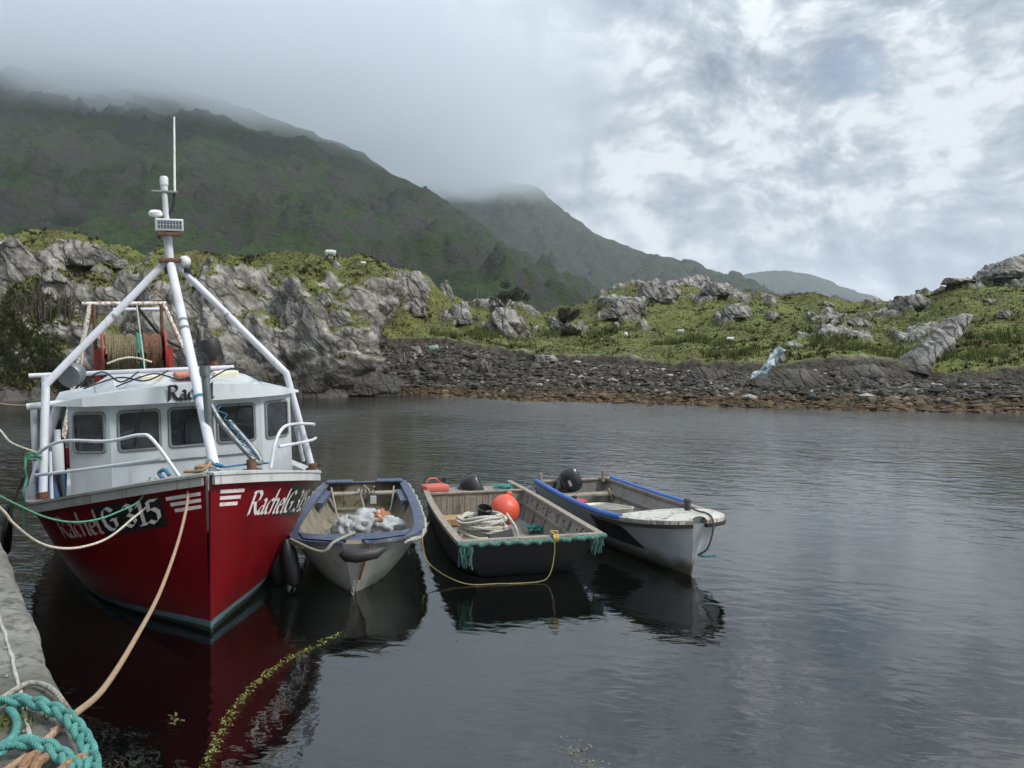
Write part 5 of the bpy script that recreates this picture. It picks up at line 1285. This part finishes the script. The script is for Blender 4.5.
    for k in range(7):
        a0 = rnd.uniform(0, 6.28); pts = [(.47 * math.cos(a0 + v) * (1 - .9 * abs(v) / 2.2), .42 * math.sin(a0 + v) * (1 - .5 * abs(v) / 2.2), .47 + .03 * math.sin(3 * v) - .06 * abs(v)) for v in np.linspace(-1.5, 1.5, 14)]
        mb.tube(pts, .025, 7)
    mb.tube(spline([(.30, .35, .58), (.42, .48, .36), (.44, .52, .12), (.5, .5, .03)], 6), .026, 7)
    tag(put(mb.build('rope_coil', rope_mat('clean_cream_rope', (.50, .48, .42), (.30, .28, .24), 50), None, 60), (-2.15, -.30, .0)), 'big heap of cream rope coiled in the grey punt', 'rope coil')
    def pot(label, c, r, h, rot):
        t = thing('bucket', label, 'bucket', M_ @ Vector(c), rz)
        Mx = rot
        MB().lathe([(r * .82, 0), (r, h), (r * .95, h), (r * .80, .02)], 22, Mx).build('shell', M_BLACK, t, 40)
        MB().lathe([(r * 1.0, h - .03), (r * 1.06, h - .025), (r * 1.06, h), (r * .97, h)], 22, Mx, False).build('rim', plain('worn_black_rim', (.05, .05, .05), .6), t, 40)
    pot('black open bucket tipped on top of the cream rope', (-2.45, -.22, .40), .125, .2, Matrix.Rotation(.35, 4, 'Y') @ Matrix.Rotation(-.12, 4, 'X'))
    pot('black bucket lying on its side before the cream rope', (-1.42, -.12, .25), .13, .38, Matrix.Translation(Vector((0, -.2, 0))) @ Matrix.Rotation(-1.45, 4, 'X'))
    mb = MB()
    for k in range(14):
        a = [(random.uniform(-.2, .2), random.uniform(-.16, .16), random.uniform(.02, .14)) for _ in range(5)]; mb.tube(spline(a, 4), .012, 5)
    tag(put(mb.build('net_scrap', M_ROPE_TEAL, None, 60), (-2.75, .78, .02)), 'tangle of green netting beside the orange buoy', 'netting')
    # motor and fuel can at the stern
    outboard('large black outboard motor with plain cowl on the punt stern', M_ @ Vector((-4.98, -.26, .30)), rz + .8, 1.05, 1.1, tiller=False, decal=False)
    fc = thing('fuel_can', 'faded red fuel can on the stern of the grey punt', 'fuel can', M_ @ Vector((-4.62, -.74, .487)), rz + .25)
    MB().bbox((0, 0, .075), (.34, .50, .15), .05).build('body', M_FUEL, fc, 40)
    MB().lathe([(.045, .19), (.045, .26), (.03, .27)], 14, Matrix.Translation(Vector((.0, .20, 0)))).build('cap', M_BLACK, fc, 40)
    MB().tube(spline([(0, -.18, .19), (0, -.12, .26), (0, .02, .26), (0, .08, .19)], 4), .018, 7).build('handle', M_FUEL, fc, 60)
    mb = MB()
    for k in range(10):
        a = [(random.uniform(-.15, .15), random.uniform(-.2, .2), random.uniform(.02, .1)) for _ in range(5)]; mb.tube(spline(a, 4), .013, 5)
    tag(put(mb.build('net_scrap', M_ROPE_TEAL, None, 60), (-4.5, .62, .50)), 'green netting bundle on the stern of the punt', 'netting')
punt()

# --- white boat with blue foam gunwales on the right
def boat_white():
    F = Vector((.276, -.961, 0)).normalized(); rz = math.atan2(F.y, F.x); stemp = Vector((2.66, 11.22, 0))
    root = thing('motor_boat', 'white open boat with blue foam gunwales, the rightmost of the moored boats', 'motor boat', stemp, rz)
    H = Hull([0, .06, .22, .55, 1.1, 2, 3.5, 5.2], [.10, .30, .50, .68, .80, .87, .86, .79],
             ([0, 1.0, 3, 5.2], [.80, .69, .60, .58]), ([0, 1, 5.2], [-.22, -.25, -.25]), ([0, .4, 1.1, 2.5, 5.2], [1.9, 1.3, .85, .48, .32]), .28, 5.2)
    open_boat(root, H, M_WSIDE, M_GREYIN, M_WOODG, .05, cap=.08)
    mb = MB(); rows = []
    for a in [.0, .04, .1, .22, .4, .6, .8, 1.0, 1.12]:
        z = H.zs(a) + .055; rows.append([Vector((H.pt(a, 1, 1).x, y * (H.b(a) + .03), z + .05 * (1 - y * y))) for y in np.linspace(-1, 1, 13)])
    rows.append([v + Vector((-.01, 0, -.09)) for v in rows[-1]])
    mb.grid(rows); mb.build('foredeck', M_FLAKE, root, 40)
    for sd in (-1, 1):
        mb = MB(); H.strip(mb, .0, 1.15, .0, .058, sd, -.02, .034); mb.build('deck_edge', M_FLAKE, root, 30)
        mb = MB(); H.strip(mb, .0, 1.6, -.055, -.002, sd, -.02, .05); mb.build('rubber_band', M_BLACK, root, 30)
        a0, a1 = (.95, 5.1) if sd < 0 else (1.95, 5.0)
        pts = [H.pt(a0 + (a1 - a0) * k / 20, 1, sd) + Vector((0, 0, .045)) for k in range(21)]
        mb = MB(); mb.tube(pts, .050, 12); mb.build('foam_tube', M_FOAM, root, 60)
        mb = MB(); rows = []
        for k in range(15):
            a = 1.2 + 3.8 * k / 14; p = H.pt(a, .72, sd, .05); rows.append([p, p + Vector((0, -sd * .04, 0)), p + Vector((0, -sd * .04, .05)), p + Vector((0, 0, .05))])
        mb.grid(rows, closed=True); mb.build('stringer', M_GREYIN, root)
    mb = MB(); n = 26
    mb.grid([[H.at(1.05 + .0 * k + 1.0 * i / n - (.25 * (k / 10) if i == 0 else 0), H.zs(1.3) - .09 - .33 * k / 10, -1, .006 + .004 * ((i + k) % 2)) for k in range(11)] for i in range(n + 1)]); mb.build('chafe_mat', M_BLACK, root)
    post = MB().lathe([(.05, 0), (.05, .18), (.06, .19), (.055, .215), (.03, .22)], 14, Matrix.Translation(Vector((-.88, .30, .76)))).build('mooring_post', plain('dark_post', (.045, .045, .045), .7), root, 40)
    MB().tube(spline([(-.88, .30, .86), (-.5, .25, .87), (-.15, .22, .90), (.03, .2, .86), (.08, .18, .70), (.06, .1, .45), (-.08, .03, .33)], 6), .014, 6).build('painter', M_ROPE_DARK, root, 60)
    MB().tube(spline([(-.08, .03, .33), (.02, .08, .33), (.12, .2, .36)], 6), .016, 6).build('painter_end', M_ROPE_TEAL, root, 60)
    for x, m in ((-4.7, M_WOODG), (-3.2, None)):
        if m: mb = MB(); mb.bbox((x, 0, .38), (.28, 2 * H.b(-x) - .22, .04), .008); mb.build('thwart', m, root)
    for y in (-.70, .66): mb = MB(); mb.tube([(-5.1, y, .55), (-5.1, y, .78)], .045, 8); mb.build('stern_post', M_WOODG, root, 40)
    mb = MB(); mb.tube(spline([(-4.6, .55, .5), (-4.55, .62, .3), (-4.6, .6, .12), (-4.2, .5, .08)], 5), .03, 8); mb.build('hose', M_INNER, root, 60)
    M_ = Matrix.Translation(stemp) @ Matrix.Rotation(rz, 4, 'Z')
    outboard('black outboard motor tilted up on the stern of the rightmost boat', M_ @ Vector((-5.20, -.38, .48)), rz + .9, 1.1, 1.0, tiller=True, decal=True)
    rc = thing('fuel_tank', 'flat red fuel tank on the floor of the rightmost boat', 'fuel tank', M_ @ Vector((-3.65, -.52, .26)), rz + .3)
    MB().bbox((0, 0, .13), (.46, .34, .26), .07).build('body', plain('bright_red_plastic', (.42, .025, .02), .45), rc, 40)
    MB().lathe([(.05, .25), (.05, .31)], 12).build('cap', M_BLACK, rc, 40)
    tr = thing('fish_box', 'cream plastic tray lying inside the rightmost boat', 'tray', M_ @ Vector((-2.45, -.38, .52)), rz + .12); tr.rotation_euler.y = -.10
    mb = MB(); rows = []
    for z, k in ((-.14, .86), (.06, 1.0), (.085, 1.03), (.085, .97), (.05, .93), (.02, .90)):
        rows.append([Vector((k * .60 * math.copysign(abs(math.cos(q)) ** .5, math.cos(q)), k * .27 * math.copysign(abs(math.sin(q)) ** .5, math.sin(q)), z)) for q in np.linspace(0, 2 * math.pi, 33)[:-1]])
    mb.grid(rows, closed=True); mb.add(rows[-1], [tuple(range(32))]); mb.add(rows[0], [tuple(range(32))]); mb.build('shell', paint('cream_plastic', (.55, .52, .42), (.15, .14, .10), .7, .6, 3, wear=(.10, .09, .07), wear_amt=.3), tr, 50)
    mb = MB(); mb.bbox((.08, 0, .06), (.95, .36, .03), .01); mb.build('lining', M_GREYIN, tr)
boat_white()

# ------------------------------------------------------------------ pier
PZ = 1.67
E0 = Vector((-1.59, 3.0, 0)); ED = Vector((-.595, .804, 0)).normalized(); EN = Vector((-.804, -.595, 0)).normalized()
def pier():
    def conc():
        t = NT('pier_concrete'); a = t.noise(1.6, 8, .66); b = t.noise(14, 8, .7); c = t.noise(45, 5, .7); d = t.noise(.7, 6, .6, off=(3, 3, 3))
        col = t.mix(t.step(a, .32, .68), (.13, .126, .108), (.33, .32, .288))
        col = t.mix(t.math('MULTIPLY', t.step(b, .48, .62), .75), col, (.055, .052, .042))
        col = t.mix(t.math('MULTIPLY', t.step(d, .52, .68), .55), col, (.085, .088, .058))
        col = t.mix(t.math('MULTIPLY', t.step(c, .66, .70), .7), col, (.42, .42, .40))
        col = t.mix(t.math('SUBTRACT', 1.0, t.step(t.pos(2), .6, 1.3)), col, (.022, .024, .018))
        h = t.math('ADD', t.math('MULTIPLY', b, .7), t.math('MULTIPLY', c, .4))
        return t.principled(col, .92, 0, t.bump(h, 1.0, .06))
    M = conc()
    root = thing('pier', 'weathered concrete pier with ropes at the lower left', 'pier', E0)
    sec = [(7.0, PZ), (.40, PZ), (.12, PZ - .003), (.05, PZ - .018), (.012, PZ - .055), (0, PZ - .11), (.03, -3.5), (7.0, -3.5)]
    ts = [-9] + list(np.arange(-3, 9, .12)) + list(np.arange(9, 34, 1.0)); rows = []
    nz = perlin(np.array([(t * 1.7, 3.3, .5) for t in ts])); nz2 = perlin(np.array([(t * 6, 1.3, 4.5) for t in ts]))
    for t, n1, n2 in zip(ts, nz, nz2):
        rows.append([ED * t + EN * (a + (.030 * n1 + .018 * n2 if 0 < k < 6 and k > 2 else 0)) + Vector((0, 0, z + (.008 * n2 if 1 < k < 5 else 0))) for k, (a, z) in enumerate(sec)])
    mb = MB(); mb.grid(rows, closed=True); mb.add(rows[0], [tuple(range(8))]); mb.add(rows[-1], [tuple(range(8))]); mb.build('deck', M, root, 40)
    pale = plain('pale_mortar', (.36, .35, .32), .9, 0, .4, 9, .6)
    for off in (.165, .34):
        mb = MB(); pts = [ED * t + EN * (off + .006 * math.sin(t * 3.1) + random.uniform(-.003, .003)) + Vector((0, 0, PZ - .002)) for t in np.arange(-3, 12, .08)]
        mb.tube(pts, [random.uniform(.006, .013) for _ in pts], 6); mb.build('mortar_line', pale, root, 60)
    mb = MB(); rnd = random.Random(3); ico = None
    for k in range(260):
        t = rnd.uniform(-1.5, 5); a = rnd.uniform(.02, 2.2); r = rnd.uniform(.004, .013)
        mb.ell(E0 * 0 + ED * t + EN * a + Vector((0, 0, PZ + r * .3)), (r, r * 1.2, r * .7), 6, 4)
    tag(mb.build('grit', plain('grit', (.28, .27, .25), .9, 0, .6, 30), root, 180, 'stuff'))
    mb = MB(); 
    for k in range(160):
        x, y = rnd.gauss(0, .07), rnd.gauss(0, .05); c = Wz(6, 722, PZ) - E0 + Vector((x, y, 0)); h = rnd.uniform(.01, .035)
        mb.add([c + Vector((-.006, 0, 0)), c + Vector((.006, 0, 0)), c + Vector((rnd.uniform(-.02, .02), rnd.uniform(-.02, .02), h))], [(0, 1, 2)])
    mb.build('moss', plain('moss_green', (.10, .12, .02), .9), root, None, 'stuff')
pier()

def braid(name, label, pts, r, a, mat):
    pts = spline(pts, 14); L = [0]
    for p, q in zip(pts, pts[1:]): L.append(L[-1] + (q - p).length)
    root = thing(name, label, 'rope', pts[0]); pitch = a * 17
    for s_ in range(3):
        out = []
        for i, p in enumerate(pts):
            t = (pts[min(i + 1, len(pts) - 1)] - pts[max(i - 1, 0)]).normalized(); sd = t.cross(Vector((0, 0, 1))).normalized()
            q = 2 * math.pi * L[i] / pitch + s_ * 2 * math.pi / 3
            out.append(p - pts[0] + sd * a * math.sin(q) + Vector((0, 0, a * .55 * math.sin(2 * q) + a * .5)))
        MB().tube(out, r, 9).build('strand', mat, root, 70)
    return root
def strands(t):
    return t
def teal_mat():
    t = NT('teal_braid'); w = t.n('ShaderNodeTexWave'); w.inputs['Scale'].default_value = 26; w.inputs['Distortion'].default_value = 3; w.inputs['Detail'].default_value = 2
    t.l(t.tc.outputs['Object'], w.inputs['Vector']); b = t.noise(60, 4, .6); c = t.noise(6, 4, .6)
    col = t.mix(t.step(c, .35, .7), (.065, .235, .205), (.035, .15, .135)); col = t.mix(t.math('MULTIPLY', t.step(b, .5, .75), .5), col, (.16, .36, .32))
    return t.principled(col, .8, 0, t.bump(t.math('ADD', w.outputs['Fac'], b), .6, .006))
M_BRAID = teal_mat()
def pr(pts, z): return [Wz(x, y, z) for x, y in pts]
braid('braided_rope', 'thick teal braided rope in an arc nearest the pier edge', pr([(-40, 712), (0, 703), (25, 703), (48, 709), (68, 720), (82, 738), (90, 757), (93, 780), (88, 805)], PZ + .045), .0135, .020, M_BRAID)
braid('braided_rope', 'thick teal braided rope along the lower left picture corner', pr([(-40, 768), (0, 752), (24, 745), (44, 748), (60, 757), (72, 768), (84, 790)], PZ + .045), .0135, .020, M_BRAID)
tag(MB().tube(spline(pr([(8, 708), (15, 716), (17, 727), (12, 738), (0, 746), (-20, 752)], PZ + .025), 8), .017, 8).build('single_strand', M_BRAID, None, 60), 'single teal strand curling between the two braided ropes', 'rope')
tag(MB().tube(spline(pr([(-30, 712), (0, 699), (16, 689), (30, 683), (44, 685), (55, 692)], PZ + .02) + [Wz(63, 702, PZ - .0), Wz(70, 712, PZ - .10), Wz(74, 722, PZ - .35)], 8), .013, 8).build('grey_line', M_ROPE_GREY, None, 60), 'thin grey line lying over the pier edge behind the teal rope', 'rope')
mb = MB()
for k, (a, b) in enumerate((((20, 775), (36, 755)), ((30, 778), (46, 758)), ((50, 782), (92, 755)))):
    p, q = Wz(*a, PZ + .03), Wz(*b, PZ + .045); mb.tube(spline([p, p.lerp(q, .5) + Vector((0, 0, .02)), q], 5), .020, 8)
tag(mb.build('rope_end', rope_mat('brown_rope', (.30, .17, .09), (.14, .08, .045), 70), None, 60), 'brown rope ends lying under the lower teal braided rope', 'rope')

# mooring lines of the trawler
RM = boat.matrix_world
def line(name, label, pts, r, mat, k=8): return tag(MB().tube(spline(pts, k), r, 8).build(name, mat, None, 70), label, 'rope')
d0, d1 = 1 / 9.05, 1 / 3.36
def bowline(px, py): f = (190 - px) / (190 - 75); return W(px, py, 1 / (d0 + (d1 - d0) * f))
line('mooring_line', 'thick tan mooring line from the red bow down to the pier', [RM @ Vector((-.14, -.02, 1.94)), bowline(189.5, 482), bowline(187, 505), bowline(178, 542), bowline(160, 592), bowline(134, 641), bowline(104, 688), bowline(75, 714), Wz(60, 727, PZ + .015), Wz(44, 742, PZ + .013), Wz(24, 758, PZ + .013), Wz(0, 775, PZ + .013)], .0155, M_ROPE_TAN)
def D2(px, a, b): return a + (b - a) * (170 - px) / 170
line('mooring_line', 'cream mooring line sagging in a long curve along the dark red bow', [RM @ Vector((-.42, -.50, 1.84))] + [W(x, y, D2(x, 9.25, 7.3)) for x, y in ((150, 502), (132, 519), (108, 538), (82, 547), (58, 548), (36, 541), (14, 524), (0, 508), (-40, 478))] + [Wz(-95, 505, PZ + .02)], .013, M_ROPE_CREAM)
line('mooring_line', 'thin green mooring line hanging across the trawler name', [RM @ Vector((-.46, -.56, 1.84))] + [W(x, y, D2(x, 9.2, 7.6)) for x, y in ((140, 500), (118, 512), (95, 520), (70, 522), (45, 517), (20, 506), (0, 496), (-40, 475))] + [Wz(-85, 497, PZ + .02)], .010, M_ROPE_GREEN)
line('stern_line', 'thin tan line running left from the upper stern of the trawler', [RM @ Vector((-3.3, -1.80, 2.56)), W(10, 405, 11.5), W(-40, 402, 12), W(-140, 440, 12)], .012, M_ROPE_TAN)
line('stern_line', 'thin cream line slanting from the trawler rail up to the left', [RM @ Vector((-2.62, -1.76, 1.98)), W(12, 443, 10.6), W(-20, 424, 11), W(-120, 452, 11.6)], .012, M_ROPE_CREAM)
for i, (x, z, l) in enumerate(((-3.15, .62, 'nearer'), (-4.1, .75, 'farther'))):
    c = RM @ Vector((x, -2.32, z))
    t = thing('tyre_fender', 'black %s tyre fender hanging between trawler and pier' % l, 'fender', c, boat.rotation_euler.z)
    mb = MB(); rows = []
    for q in np.linspace(0, 2 * math.pi, 29)[:-1]:
        rows.append([Vector(((.27 + .10 * math.copysign(abs(math.cos(v)) ** .7, math.cos(v))) * math.cos(q), .11 * math.copysign(abs(math.sin(v)) ** .7, math.sin(v)), (.27 + .10 * math.copysign(abs(math.cos(v)) ** .7, math.cos(v))) * math.sin(q))) for v in np.linspace(0, 2 * math.pi, 13)[:-1]])
    rows.append(rows[0]); mb.grid(rows, closed=True); mb.build('tyre', M_BLACK, t, 50)
    MB().tube([(0, .1, .3), (.0, .3, 1.0 - .2 * i)], .016, 6).build('hanging_rope', M_ROPE_DARK, t, 60)
    MB().bbox((0, -.16, .12), (.34, .10, .5), .03).build('rubber_block', M_BLACK, t)

# weed strand under the surface and floating scraps
def weed(name, label, pts, spread, n, z0, cols, seed, leaf):
    rnd = np.random.default_rng(seed); P = spline(pts, 16); V = []; Fc = []; tone = []
    for k in range(n):
        p = P[rnd.integers(len(P))]; c = np.array(p) + rnd.normal(size=3) * (spread, spread, .02); c[2] = z0 - abs(rnd.normal()) * .04
        for j in range(3):
            d = rnd.normal(size=3); d[2] *= .3; d /= np.linalg.norm(d); e = np.cross(d, (0, 0, 1)); e /= np.linalg.norm(e) + 1e-6; l = leaf * rnd.uniform(.5, 1.6); w = l * .28
            b = len(V); V += [c, c + d * l * .5 + e * w, c + d * l, c + d * l * .5 - e * w]; Fc.append((b, b + 1, b + 2, b + 3)); tone += [rnd.random()] * 4
    t = NT(name + '_leaf'); m = t.principled(t.mix(t.attr('tone'), *cols), .6)
    o = np_mesh(name, V, Fc, m, {'tone': tone}, 'stuff', None, False); return tag(o, label, 'seaweed')
weed('seaweed', 'yellow green weed strand trailing in the dark water below the bows', pr([(205, 775), (214, 745), (226, 722), (240, 702), (258, 682), (276, 667), (296, 655), (318, 645), (340, 634)], 0), .030, 2600, .004, ((.08, .088, .016), (.22, .235, .045)), 1, .020)
weed('seaweed', 'brown weed tail under the chain of the blue gunwaled boat', pr([(318, 645), (335, 636), (348, 622), (357, 606)], 0), .022, 420, -.05, ((.07, .06, .02), (.18, .17, .05)), 2, .03)
weed('seaweed', 'faint brown weed tuft near the bottom edge of the water', pr([(562, 742), (575, 752), (590, 762), (604, 770)], 0), .06, 260, .005, ((.10, .09, .04), (.22, .20, .10)), 3, .018)
weed('seaweed', 'small weed tuft in the dark water left of the yellow strand', pr([(172, 716), (177, 722)], 0), .03, 80, .005, ((.05, .045, .015), (.10, .09, .03)), 4, .03)
haze_box()
cloud_bank()
